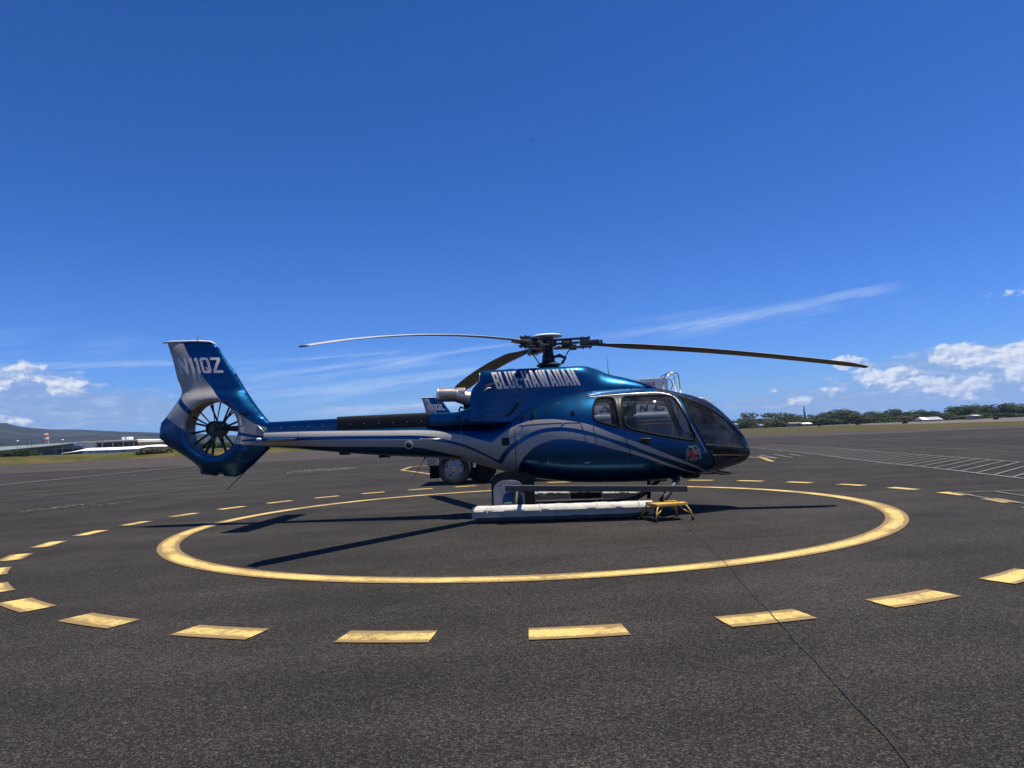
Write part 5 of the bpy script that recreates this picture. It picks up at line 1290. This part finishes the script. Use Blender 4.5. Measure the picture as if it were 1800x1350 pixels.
# stabiliser
def wing(name, y0, y1, le, te, z, th, material, par):
    bm = bmesh.new(); rings = []
    for y in (y0, y1):
        c = abs(te-le); ring = []
        for k in range(24):
            t = 2*math.pi*k/24; x = math.cos(t); yy = math.sin(t)*(.5+.5*((x+1)/2)**.5)*th
            ring.append(bm.verts.new((te+(x+1)/2*(le-te), y, z+yy)))
        rings.append(ring)
    for k in range(24): bm.faces.new((rings[0][k], rings[0][(k+1) % 24], rings[1][(k+1) % 24], rings[1][k]))
    bm.faces.new(rings[0][::-1]); bm.faces.new(rings[1]); bmesh.ops.recalc_face_normals(bm, faces=bm.faces)
    return link(name, bm, material, par, smooth=R(40))
for sgn in (-1, 1):
    st_ = wing('stabiliser', sgn*.10, sgn*1.33, -4.56, -5.04, 1.49, .03, M['blue'], heli)
    bm = bmesh.new(); lathe(bm, [(.001, -.05), (.02, -.03), (.024, 0), (.02, .03), (.001, .05)], 12, 'X', (-4.74, sgn*1.335, 1.50)); link('position_light', bm, M['capwhite'], st_, smooth=True)
# ---- antennas, tail skid, pitot
def rod(name, pts, r, material, par=None, seg=8):
    bm = bmesh.new(); tube(bm, pts, r, seg); return link(name, bm, material, par or heli, smooth=True)
rod('tail_skid', [(-5.62, 0, .95), (-5.66, 0, .91), (-5.966, 0, .631), (-6.0, 0, .62)], [.012, .010, .006, .005], M['black'])
rod('whip_antenna', [(-2.275, 0, 1.07), (-2.30, 0, 1.03), (-2.579, 0, .61)], [.03, .006, .003], M['black'])
rod('roof_antenna', [(1.045, -.2, 2.20), (1.040, -.2, 2.30), (1.014, -.2, 2.707)], [.02, .007, .003], M['dark'])
bm = bmesh.new(); lathe(bm, [(.07, 2.17), (.05, 2.20), (.02, 2.23), (.001, 2.24)], 16, 'Z', (1.045, -.2, 0)); link('antenna_base', bm, M['blue'], heli, smooth=True)
rod('pitot_tube', [(2.76, -.3, .66), (2.765, -.3, .60), (2.80, -.3, .583), (2.97, -.3, .583)], [.012, .010, .009, .006], M['black'])
bm = bmesh.new(); lathe(bm, [(.001, -.02), (.10, -.015), (.12, .01), (.12, .05)], 20, 'Z'); 
for v in bm.verts: v.co = Vector((2.30+v.co.x*1.3, -.35+v.co.y, .565+v.co.z))
link('landing_light', bm, M['black'], heli, smooth=R(40))
# ---- emblem on the door: round badge with letters and a hummingbird-like shape
EX, EZ, ER = 2.285, .972, .118
def emb(pts, off, sgn): return [(EX+sgn*-1*p[0]*1.0, sgn*(by(EX-sgn*p[0], EZ+p[1])+off), EZ+p[1]) for p in pts]
def disc(r, n=40, c=(0, 0)): return [(c[0]+r*math.cos(2*math.pi*k/n), c[1]+r*math.sin(2*math.pi*k/n)) for k in range(n)]
def decal(name, polys, off, sgn, material, par):
    V = []; F = []
    for P in polys:
        b = len(V); V += emb(P, off, sgn); F.append(list(range(b, b+len(P))) if sgn < 0 else list(range(b, b+len(P)))[::-1])
    return link(name, frompy(name, V, F), material, par)
def ringpoly(r0, r1, a0, a1, n=24):
    return [[(r*math.cos(a), r*math.sin(a)) for r, a in ((r0, R(a0+(a1-a0)*i/n)), (r1, R(a0+(a1-a0)*i/n)), (r1, R(a0+(a1-a0)*(i+1)/n)), (r0, R(a0+(a1-a0)*(i+1)/n)))] for i in range(n)]
for sgn in (-1, 1):
    E0 = decal('emblem', ringpoly(.0005, ER, 0, 360, 40), .0045, sgn, M['green'], heli)
    decal('emblem_rim', ringpoly(ER, ER+.009, 0, 360, 48), .0045, sgn, M['birdw'], E0)
    decal('emblem_band', ringpoly(ER*.56, ER*.97, 155, 325, 30), .0065, sgn, M['black'], E0)
    decal('emblem_centre', ringpoly(.0005, ER*.56, 0, 360, 32), .0075, sgn, M['red'], E0)
    polys = []
    def arctext(txt, a0, da):
        for i, ch in enumerate(txt):
            w, g = glyph(ch, .28, .2); a = R(a0+da*i); r = ER*.77
            cx_, cz_ = r*math.cos(a), r*math.sin(a); k = .030; t = a+math.pi/2   # baseline outside, reading round the rim
            for P in g:
                polys.append([(cx_+((p[0]-w/2)*.85*math.cos(t)-(p[1]-.5)*math.sin(t))*k, cz_+((p[0]-w/2)*.85*math.sin(t)+(p[1]-.5)*math.cos(t))*k) for p in P])
    arctext('ECO', 158, 22); arctext('STAR', 245, 21)
    decal('emblem_letters', polys, .0085, sgn, M['cream'], E0)
    bird = [[(-.125, -.105), (-.115, -.11), (.02, .005), (.005, .02)], [(.0, .0), (.03, -.005), (.055, .03), (.03, .045)], [(.03, .03), (.055, .03), (.10, .085), (.075, .075)], [(.03, .04), (.055, .03), (.105, .04), (.06, .06)],
            [(.0, .02), (.02, .02), (.008, .10), (-.012, .10)], [(-.012, .085), (.008, .10), (-.075, .135), (-.08, .125)], [(.03, .01), (.03, -.01), (.10, -.02), (.11, .005)], [(.09, -.005), (.11, .0), (.135, -.11), (.115, -.10)], [(.05, .02), (.06, .01), (.11, .012), (.105, .025)]]
    decal('emblem_bird', bird, .0100, sgn, M['birdw'], E0)
    decal('emblem_tick', [[(.165, .005), (.175, .0), (.205, .045), (.197, .05)]], .0060, sgn, M['birdw'], E0)
# ---- rotor
bm = bmesh.new(); lathe(bm, [(.22, 2.50), (.20, 2.56), (.16, 2.575), (.12, 2.62), (.115, 2.72), (.10, 2.73), (.115, 2.76), (.095, 2.79), (.085, 2.95), (.10, 3.02), (.09, 3.08)], 32); link('rotor_mast', bm, M['dark'], heli, smooth=R(40))
bm = bmesh.new(); lathe(bm, [(.16, 2.575), (.215, 2.585), (.22, 2.61), (.12, 2.66), (.10, 2.665)], 32); link('swashplate', bm, M['grime'], heli, smooth=R(30))
bm = bmesh.new(); lathe(bm, [(.265, 3.105), (.27, 3.118), (.22, 3.142), (.10, 3.160), (.001, 3.163)], 40); lathe(bm, [(.20, 3.095), (.262, 3.104)], 40); link('hub_cap', bm, M['capwhite'], heli, smooth=R(50))
bm = bmesh.new(); lathe(bm, [(.14, 2.93), (.16, 2.96), (.16, 3.02), (.11, 3.05), (.11, 3.10), (.20, 3.106)], 28)
AZ = (-5.0, 238.0, 116.0)
for a in AZ:
    rot = Matrix.Rotation(R(a), 4, 'Z')
    b = bmesh.new()
    box(b, .08, .74, -.075, .075, 3.028, 3.055, .01); box(b, .10, .78, -.085, .085, 2.875, 2.905, .012)
    box(b, .10, .56, -.04, .04, 2.955, 2.990, .01)
    box(b, .57, .72, -.075, .075, 2.915, 3.03, .02)
    for x in (.62, .74):
        for y in (-.05, .05): tube(b, [(x, y, 2.855), (x, y, 3.07)], .013, 8)
    lathe(b, [(.05, -.09), (.085, -.06), (.085, .06), (.05, .09)], 16, 'X', (.34, 0, 2.965))
    bmesh.ops.transform(b, matrix=rot, verts=b.verts); merge(bm, b)
    b = bmesh.new(); tube(b, [(.15, .13, 2.93), (.42, .15, 2.92)], .022, 8); box(b, .38, .50, .08, .18, 2.86, 2.96, .02); bmesh.ops.transform(b, matrix=rot, verts=b.verts); merge(bm, b)
link('rotor_hub', bm, M['grime'], heli, smooth=R(40))
for a in AZ:
    rot = Matrix.Rotation(R(a), 4, 'Z'); p0 = rot @ Vector((.38, .17, 2.90)); p1 = rot @ Vector((.20, .06, 2.60))
    rod('pitch_link', [p0, p1], .011, M['dark'])
bm = bmesh.new(); tube(bm, [(.10, -.02, 2.74), (.20, -.04, 2.76), (.30, -.05, 2.71), (.24, -.04, 2.61)], [.02, .035, .03, .02], 8); link('scissor_link', bm, M['dark'], heli, smooth=R(50))
blades = []
for a, drp, ex_, tw0, tw1 in ((AZ[0], .70, 1.45, 9, 4), (AZ[1], .45, 2.6, 8, 3), (AZ[2], .43, 2.2, -5, -12)):
    bm = bmesh.new(); prev = None; RR = 5.29; ns = 70
    for i in range(ns+1):
        r = .70+(RR-.70)*i/ns; t = (r-.7)/(RR-.7)
        c = .16+(.36-.16)*smooth01((r-.75)/.75) if r < 1.5 else .36
        if r > RR-.35: c = .36-.14*smooth01((r-(RR-.35))/.35)
        th = .045 if r < 1.0 else .040*(1-.25*t)
        tw = R(tw0+(tw1-tw0)*t); z = 2.975-drp*(r/RR)**ex_; ring = []
        sweep = 0 if r < RR-.35 else -.10*((r-RR+.35)/.35)**1.5
        for k in range(20):
            q = 2*math.pi*k/20; xx = math.cos(q); yy = math.sin(q)*(.35+.65*((xx+1)/2)**.6)*th/2
            cy_ = (xx-.5)*c/2+sweep      # leading edge toward -y: the rotor turns clockwise seen from above
            ring.append(bm.verts.new((r, -cy_*math.cos(tw)+yy*math.sin(tw), z+cy_*math.sin(tw)+yy*math.cos(tw))))
        if prev:
            for k in range(20): bm.faces.new((prev[k], prev[(k+1) % 20], ring[(k+1) % 20], ring[k]))
        else: bm.faces.new(ring)
        prev = ring
    bm.faces.new(prev); bmesh.ops.recalc_face_normals(bm, faces=bm.faces)
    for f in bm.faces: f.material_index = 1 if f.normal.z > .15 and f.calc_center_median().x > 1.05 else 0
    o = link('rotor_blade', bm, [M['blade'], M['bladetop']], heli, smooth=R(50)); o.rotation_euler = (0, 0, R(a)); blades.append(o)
    b = bmesh.new(); box(b, .66, .92, -.07, .07, 2.925, 3.0, .015); link('blade_grip', b, M['grime'], o, smooth=R(40))
    b = bmesh.new(); box(b, .93, .97, -.085, .085, 2.93, 2.99, .01); link('grip_band', b, M['yellow'] if a == AZ[1] else M['dark'], o)
# ---- landing gear
for sgn in (-1, 1):
    sk = rod('skid', [(-1.22, sgn*1.15, .055), (1.0, sgn*1.15, .055), (1.30, sgn*1.15, .065), (1.50, sgn*1.14, .115), (1.66, sgn*1.12, .21), (1.80, sgn*1.06, .34), (1.93, sgn*.92, .47), (2.02, sgn*.70, .56)], .05, M['skid'], None, 14)
    b = bmesh.new(); tube(b, [(2.02, sgn*.72, .555), (1.98, sgn*.5, .60), (1.95, 0, .60)], .055, 12); link('front_crosstube', b, M['black'], sk, smooth=True)
    st_ = bmesh.new(); s0, s1 = (-.725, 2.078)
    box(st_, s0, s1, sgn*(1.32 if sgn < 0 else 1.15)-.07, sgn*(1.32 if sgn < 0 else 1.15)+.07, .515, .605, .006)
    for v in st_.verts: v.co.z -= (v.co.x-s0)/(s1-s0)*.108
    link('footboard', st_, M['step'], heli)
    for x in (-.45, 1.75):
        b = bmesh.new(); z_ = .52-(x-s0)/(s1-s0)*.108; tube(b, [(x, sgn*1.27, z_), (x-.01, sgn*1.10, z_+.01), (x-.02, sgn*.96, z_+.03)] if sgn < 0 else [(x, sgn*1.15, z_), (x-.02, sgn*1.15, .09)], .035, 10); link('footboard_post', b, M['rubber'], sk, smooth=True)
    # emergency float bags lashed outboard of the tubes
    def bag(x0, x1, material, y, r, zc0, zc1):
        bm = bmesh.new(); prev = None; n = 90
        for i in range(n+1):
            t = i/n; x = x0+(x1-x0)*t; ring = []
            e = min(1, min(t, 1-t)*n/3+.72)
            for k in range(28):
                a = 2*math.pi*k/28
                wr = mnoise.noise(Vector((x*4.5, a*1.3, sgn*4)))*.009 + mnoise.noise(Vector((x*13, a*3, 2)))*.004
                c, s2 = math.cos(a), math.sin(a)
                c *= 1-.34*min(1, max(0, (-s2+.12)*5)); rr = r*e+wr      # fabric hangs over the tucked-in lower half
                ring.append(bm.verts.new((x, y+rr*.98*math.copysign(abs(c)**1.05, c), zc0+(zc1-zc0)*t+rr*math.copysign(abs(s2)**.95, s2))))
            if prev:
                for k in range(28): bm.faces.new((prev[k], prev[(k+1) % 28], ring[(k+1) % 28], ring[k]))
            else: bm.faces.new(ring[::-1])
            prev = ring
        bm.faces.new(prev); bmesh.ops.recalc_face_normals(bm, faces=bm.faces)
        return link('float_bag', bm, material, sk, smooth=R(55))
    if sgn < 0:
        bag(-1.30, 1.585, M['canvas'], -1.13, .112, .165, .160)
        for x in (-1.05, -.2, .7, 1.35):
            b = bmesh.new(); tube(b, [(x, -1.13-.112*math.cos(R(q)), .163+.116*math.sin(R(q))) for q in range(-20, 200, 20)], .008, 6, flat=.6); link('lashing', b, M['canvas'], sk, smooth=True)
    else:
        bag(-.46, .24, M['canvas'], 1.43, .10, .215, .21); bag(.25, .86, M['canvasblk'], 1.43, .10, .21, .20); bag(.87, 1.59, M['canvas'], 1.43, .09, .185, .165)
        rod('lashing_line', [(-.42, 1.1, .33), (-.10, 1.1, .10), (-.45, 1.1, .14), (-.2, 1.1, .25)], .006, M['canvas'])
b = bmesh.new(); tube(b, [(-.62, -1.15, .08), (-.60, -1.02, .30), (-.58, -.72, .60), (-.56, -.3, .72), (-.56, .3, .72), (-.58, .72, .60), (-.60, 1.02, .30), (-.62, 1.15, .08)], .05, 12); link('rear_crosstube', b, M['black'], heli, smooth=True)
M['fairing'] = wear(mat('grey_fairing_paint', (.36, .335, .31), .5), 9, .3)
# rear leg fairing: dark arch, pale curved panel, dark inner dome
def archplate(name, s0, s1, z0, z1, y, th, material, par, k=.45):
    bm = bmesh.new(); n = 20; pts = [(s0, z0)]
    cx_ = (s0+s1)/2; w = (s1-s0)/2
    for i in range(n+1):
        a = math.pi*(1-i/n); pts.append((cx_+w*math.copysign(abs(math.cos(a))**.7, math.cos(a)), z1-k*w+k*w*math.sin(a)))
    pts.append((s1, z0))
    A = [bm.verts.new((p[0], y, p[1])) for p in pts]; B = [bm.verts.new((p[0], y+th, p[1])) for p in pts]
    bm.faces.new(A); bm.faces.new(B[::-1])
    for i in range(len(pts)): j = (i+1) % len(pts); bm.faces.new((A[i], A[j], B[j], B[i]))
    bmesh.ops.recalc_face_normals(bm, faces=bm.faces); bmesh.ops.bevel(bm, geom=[e for e in bm.edges if abs((e.verts[0].co-e.verts[1].co).y) < 1e-4], offset=.012, segments=2, affect='EDGES')
    return link(name, bm, material, par, smooth=R(40))
lf = archplate('rear_leg_fairing', -1.02, -.31, .14, .79, -.78, .20, M['black'], heli)
archplate('fairing_panel', -.985, -.47, .14, .655, -.815, .034, M['fairing'], lf, .7)
archplate('fairing_dome', -.83, -.50, .14, .465, -.860, .044, M['blue'], lf, .8)
archplate('fairing_cap', -.86, -.56, .14, .30, -.900, .039, M['truckg'], lf, .8)

# ================================================================== second helicopter behind
def children(o): return [c for c in bpy.data.objects if c.parent == o]
KID = {}
for o in bpy.data.objects:
    if o.parent: KID.setdefault(o.parent.name, []).append(o)
def copy_tree(o, parent=None):
    c = o.copy(); col.objects.link(c)
    if parent: c.parent = parent; c.matrix_parent_inverse = o.matrix_parent_inverse.copy()
    for ch in KID.get(o.name, []): copy_tree(ch, c)
    return c
h2 = copy_tree(heli); h2.location = (2.73, 32.9, 0)
h2['label'] = 'second blue and silver helicopter parked behind the truck, only its tail fin showing'
for o in list(bpy.data.objects):
    if o.parent == h2 and o.name.startswith('registration'):
        sgn = -1 if o.data.vertices[0].co.y < 0 else 1
        o.data = reg2[sgn]; o.data.materials.append(M['letter'])
    if o.parent == h2 and o.name.startswith('rotor_blade'): o.rotation_euler.z += R(-53)
heli['group'] = 'blue and silver helicopters'; h2['group'] = 'blue and silver helicopters'

# ================================================================== FUEL TRUCK
TX, TY = -1.84, 21.35
truck = thing('fuel_truck', 'white tanker truck parked right behind the nearer helicopter, seen through its windows', 'truck', (TX, TY, 0), R(-1.5))
def tp(name, bm, material, par=None, sm=None): return link(name, bm, material, par or truck, smooth=sm)
def wheel(x, y, outer=True):  # outer: bright painted rim; inner: shade put into a dark rim colour
    bm = bmesh.new(); lathe(bm, [(.29, -.13), (.33, -.145), (.46, -.14), (.495, -.11), (.50, -.05), (.50, .05), (.495, .11), (.46, .14), (.33, .145), (.29, .13)], 48, 'Y', (x, y, .50), False)
    w = tp('wheel', bm, M['tyre'], None, R(35))
    bm = bmesh.new(); lathe(bm, [(.292, -.12), (.28, -.105), (.255, -.06), (.235, -.045), (.10, -.075), (.085, -.10), (.001, -.105)], 40, 'Y', (x, y, .50), False)
    rim = tp('rim', bm, M['rim'] if outer else M['chassis'], w, R(35))
    bm = bmesh.new()
    for k in range(10):
        a = 2*math.pi*k/10; lathe(bm, [(.001, -.115), (.014, -.11), (.016, -.07)], 8, 'Y', (x+.15*math.cos(a), y, .50+.15*math.sin(a)), False)
    tp('lug_nuts', bm, M['chassis'], w)
    bm = bmesh.new()
    for k in range(5):
        a = 2*math.pi*(k+.3)/5; lathe(bm, [(.001, -.058), (.026, -.0575)], 12, 'Y', (x+.225*math.cos(a), y-.003, .50+.225*math.sin(a)), False)
    tp('rim_holes', bm, M['black'], w)
wheel(0, 0); wheel(.0, 1.95); wheel(6.4, 0); wheel(6.4, 1.95); wheel(.75, .75, False)
bm = bmesh.new(); box(bm, -.75, 7.2, .45, 1.55, .62, .90, .02); tp('chassis_frame', bm, M['chassis'])
bm = bmesh.new(); box(bm, -.74, -.48, -.12, .22, .22, .62, .01); tp('mudflap', bm, M['rubber'])
bm = bmesh.new(); box(bm, -.80, -.46, -.14, .26, .60, .86, .02); tp('fender_end', bm, M['truckg'])
bm = bmesh.new(); tube(bm, [(-.62*1, 0, .56)]+[(.62*math.cos(R(a)), 0, .52+.60*math.sin(R(a))) for a in range(170, 5, -12)]+[(.62, 0, .56)], .03, 8); tp('fender', bm, M['chassis'], None, True)
bm = bmesh.new(); box(bm, -.8, 5.75, -.05, 2.1, .93, 1.05, .01); tp('deck', bm, M['truckg'])
bm = bmesh.new(); box(bm, 1.2, 6.0, -.12, 2.1, 1.05, 1.16, .01); tp('side_bin', bm, M['tan'])
bm = bmesh.new(); box(bm, 1.2, 6.6, -.135, 2.1, 1.162, 1.74, .02); tp('side_bin', bm, M['truckg'])
bm = bmesh.new(); box(bm, 1.2, 6.6, -.165, -.137, 1.665, 1.69, .005); box(bm, 1.2, 6.6, -.165, -.137, 1.56, 1.585, .005); tp('side_strip', bm, M['tan'])
for i in range(7):
    bm = bmesh.new(); x = 1.25+i*.68; box(bm, x, x+.62, -.155, -.137, 1.20, 1.50, .006); tp('bin_door', bm, M['truckg'])
# tank with rounded edges
bm = bmesh.new(); prev = None
for x in [1.35, 1.37, 1.42, 1.55]+list(np.arange(1.9, 6.3, .35))+[6.35, 6.5, 6.56, 6.58]:
    e = .80 if x in (1.35, 6.58) else .93 if x in (1.37, 6.56) else .985 if x in (1.42, 6.5) else 1.0; ring = []
    for k in range(40):
        a = 2*math.pi*k/40; c, s2 = math.cos(a), math.sin(a); n = 3.4
        ring.append(bm.verts.new((x, 1.0+1.10*e*math.copysign(abs(c)**(2/n), c), 2.02+.52*e*math.copysign(abs(s2)**(2/n), s2))))
    if prev:
        for k in range(40): bm.faces.new((prev[k], prev[(k+1) % 40], ring[(k+1) % 40], ring[k]))
    else: bm.faces.new(ring[::-1])
    prev = ring
bm.faces.new(prev); bmesh.ops.recalc_face_normals(bm, faces=bm.faces); tank = tp('tank', bm, M['truckw'], None, R(50))
bm = bmesh.new(); box(bm, 1.35, 6.6, -.16, -.09, 1.76, 1.89, .03); tp('rub_rail', bm, M['truckw'], tank, R(40))
for t_, x, z, s_ in (('A', 4.42, 1.95, .30), ('N', 5.10, 1.95, .24), ('N', 5.62, 1.95, .24), ('C', 6.06, 1.95, .32)):
    link('tank_lettering', text_mesh('tank_lettering', t_, lambda u, v, x=x, z=z, s_=s_: (x+u*s_+v*.03, -.116, z+v*.19), .1, 6, .26, .22), M['navy'], tank)
for q in ([(4.86, 1.80), (4.94, 1.80), (4.66, 2.16), (4.54, 2.16)], [(4.05, 1.92), (4.36, 1.90), (4.34, 1.96), (4.1, 2.0)]):
    me = frompy('tank_stripe', [(p[0], -.114, p[1]) for p in q], [(0, 1, 2, 3)]); link('tank_stripe', me, M['navy'], tank)
bm = bmesh.new(); box(bm, 4.95, 6.60, .5, 1.5, 2.52, 2.62, .02); box(bm, 5.72, 6.585, .18, .22, 2.56, 2.92, .01); tp('sign_panel', bm, M['truckw'])
link('warning_text', text_mesh('warning_text', 'FLAMMABLE', lambda u, v: (5.30+u*.88, .172, 2.72+v*.11), .2, 3, .28, .2), M['red'], truck)
bm = bmesh.new(); box(bm, 5.70, 6.61, .15, .8, 2.925, 2.955, .01); tp('sign_hood', bm, M['truckw'])
for y in (.1, .75):
    rod('roof_rail', [(6.42, y, 2.60), (6.42, y, 2.90), (6.50, y, 3.02), (6.58, y, 3.08), (6.83, y, 3.08), (6.88, y, 3.03), (6.92, y, 2.40)], .028, M['chrome'], truck, 10)
rod('roof_hose', [(6.60, .2, 2.94), (6.68, .2, 2.86), (6.72, .2, 2.72), (6.66, .2, 2.58)], .012, M['chassis'], truck)
# cab
bm = bmesh.new(); prof_ = [(6.75, .75), (8.25, .75), (8.35, 1.2), (8.2, 1.55), (7.85, 2.15), (7.6, 2.33), (6.85, 2.33), (6.75, 2.2)]
A = [bm.verts.new((p[0], -.05, p[1])) for p in prof_]; B = [bm.verts.new((p[0], 2.05, p[1])) for p in prof_]; bm.faces.new(A); bm.faces.new(B[::-1])
for i in range(len(prof_)): j = (i+1) % len(prof_); bm.faces.new((A[i], A[j], B[j], B[i]))
bmesh.ops.recalc_face_normals(bm, faces=bm.faces); bmesh.ops.bevel(bm, geom=list(bm.edges), offset=.05, segments=3, affect='EDGES'); cabp = tp('cab', bm, M['truckw'], None, R(40))
bm = bmesh.new(); q = [(7.2, 1.5), (8.0, 1.5), (7.7, 2.05), (7.2, 2.05)]; vs = [bm.verts.new((p[0], -.056, p[1])) for p in q]; bm.faces.new(vs); tp('cab_window', bm, M['winb'], cabp)
bm = bmesh.new(); box(bm, 8.30, 8.50, -.02, 2.02, .45, .75, .03); tp('bumper', bm, M['chassis'])
bm = bmesh.new(); tube(bm, [(.60, -.03, .50), (.60, -.03, .66)], .05, 12); tp('air_canister', bm, M['alu'], None, R(40))
bm = bmesh.new(); box(bm, 1.3, 2.6, .0, .5, .42, .90, .03); tp('tool_box', bm, M['chassis'])
bm = bmesh.new(); tube(bm, [(1.0, .2, .5), (2.0, .2, .45), (5.6, .2, .5)], .04, 8); tp('side_pipe', bm, M['chassis'], None, True)

# ================================================================== STEP STOOL
stool = thing('step_stool', 'small yellow metal step stool standing at the front end of the white float bag', 'step stool', (2.28, 10.90, 0), R(14))
bm = bmesh.new(); box(bm, -.245, .245, -.20, .20, .245, .265, .006)
box(bm, -.25, .25, -.205, -.190, .215, .262, .004); box(bm, -.25, .25, .190, .205, .215, .262, .004); box(bm, -.255, -.24, -.19, .19, .215, .262, .004); box(bm, .24, .255, -.19, .19, .215, .262, .004)
link('step_top', bm, M['yellow'], stool, smooth=R(30))
for sx in (-1, 1):
    for sy in (-1, 1):
        bm = bmesh.new(); tube(bm, [(sx*.19, sy*.17, .235), (sx*.235, sy*.20, .215), (sx*.275, sy*.235, .14), (sx*.30, sy*.26, .02)], .013, 10)
        tube(bm, [(sx*.12, sy*.15, .232), (sx*.20, sy*.20, .15), (sx*.283, sy*.243, .10)], .010, 8)
        lg = link('leg', bm, M['yellow'], stool, smooth=True)
        bm = bmesh.new(); lathe(bm, [(.020, 0), (.020, .035), (.014, .045)], 12, 'Z', (sx*.30, sy*.26, 0)); link('rubber_foot', bm, M['rubber'], lg, smooth=R(40))

# ================================================================== distant aircraft, built instead as a small birdlike body close by
bird = thing('bird', 'tiny distant aircraft high in the blue sky above the rotor, given a birdlike body', 'bird', (3.62, 80, 35.8), R(30))
bm = bmesh.new(); tube(bm, [(-.16, 0, -.03), (-.08, 0, -.01), (0, 0, 0), (.09, 0, .01), (.14, 0, .02)], [.01, .035, .045, .03, .008], 10); bb = link('body', bm, M['black'], bird, smooth=True)
for sgn in (-1, 1):
    bm = bmesh.new(); vs = [bm.verts.new(v) for v in ((.06, 0, .02), (.05, sgn*.16, .07), (-.03, sgn*.27, .03), (-.05, sgn*.12, .05), (-.05, 0, .015))]; bm.faces.new(vs)
    g_ = bmesh.ops.extrude_face_region(bm, geom=list(bm.faces)); bmesh.ops.translate(bm, vec=(0, 0, -.008), verts=[v for v in g_['geom'] if isinstance(v, bmesh.types.BMVert)]); bmesh.ops.recalc_face_normals(bm, faces=bm.faces)
    link('wing', bm, M['capwhite'], bird)

# ================================================================== small stuff on the pavement
def tufts(name, A, B, n, spread, h, material, seed):
    rnd = random.Random(seed); V = []; F = []
    A, B = Vector(A), Vector(B)
    for _ in range(n):
        c = A.lerp(B, rnd.random()); cx_, cy_ = c.x+rnd.gauss(0, spread), c.y+rnd.gauss(0, spread)
        for _ in range(7):
            a = rnd.uniform(0, 6.28); l = h*rnd.uniform(.4, 1.2); dx_, dy_ = math.cos(a), math.sin(a); b = len(V)
            V += [(cx_-dy_*.008, cy_+dx_*.008, .002), (cx_+dy_*.008, cy_-dx_*.008, .002), (cx_+dx_*l*.7, cy_+dy_*l*.7, l)]; F.append((b, b+1, b+2))
    o = link(name, frompy(name, V, F), material); o['kind'] = 'stuff'; return o
M['dry'] = wear(mat('dry_grass', (.30, .27, .14), .9), 4, .4)
tufts('crack_weeds', (-12.5, 18.0), (-11.9, 19.5), 70, .10, .035, M['dry'], 4)
tufts('crack_weeds', (-10.8, 19.8), (-11.3, 18.3), 40, .10, .03, M['dry'], 6)
M['gravel'] = mat('loose_stone', (.30, .28, .25), .9)
rnd = random.Random(3); bm = bmesh.new()
for _ in range(160):
    t = rnd.random(); x = -12.4+3.3*t+rnd.gauss(0, .35); y = 38.0+1.7*t+rnd.gauss(0, 1.0)
    b = bmesh.new(); bmesh.ops.create_icosphere(b, subdivisions=1, radius=rnd.uniform(.012, .035))
    for v in b.verts: v.co = Vector((x+v.co.x, y+v.co.y, max(0, v.co.z*.5)+.002))
    merge(bm, b)
g_ = link('loose_gravel', bm, M['gravel']); g_['kind'] = 'stuff'
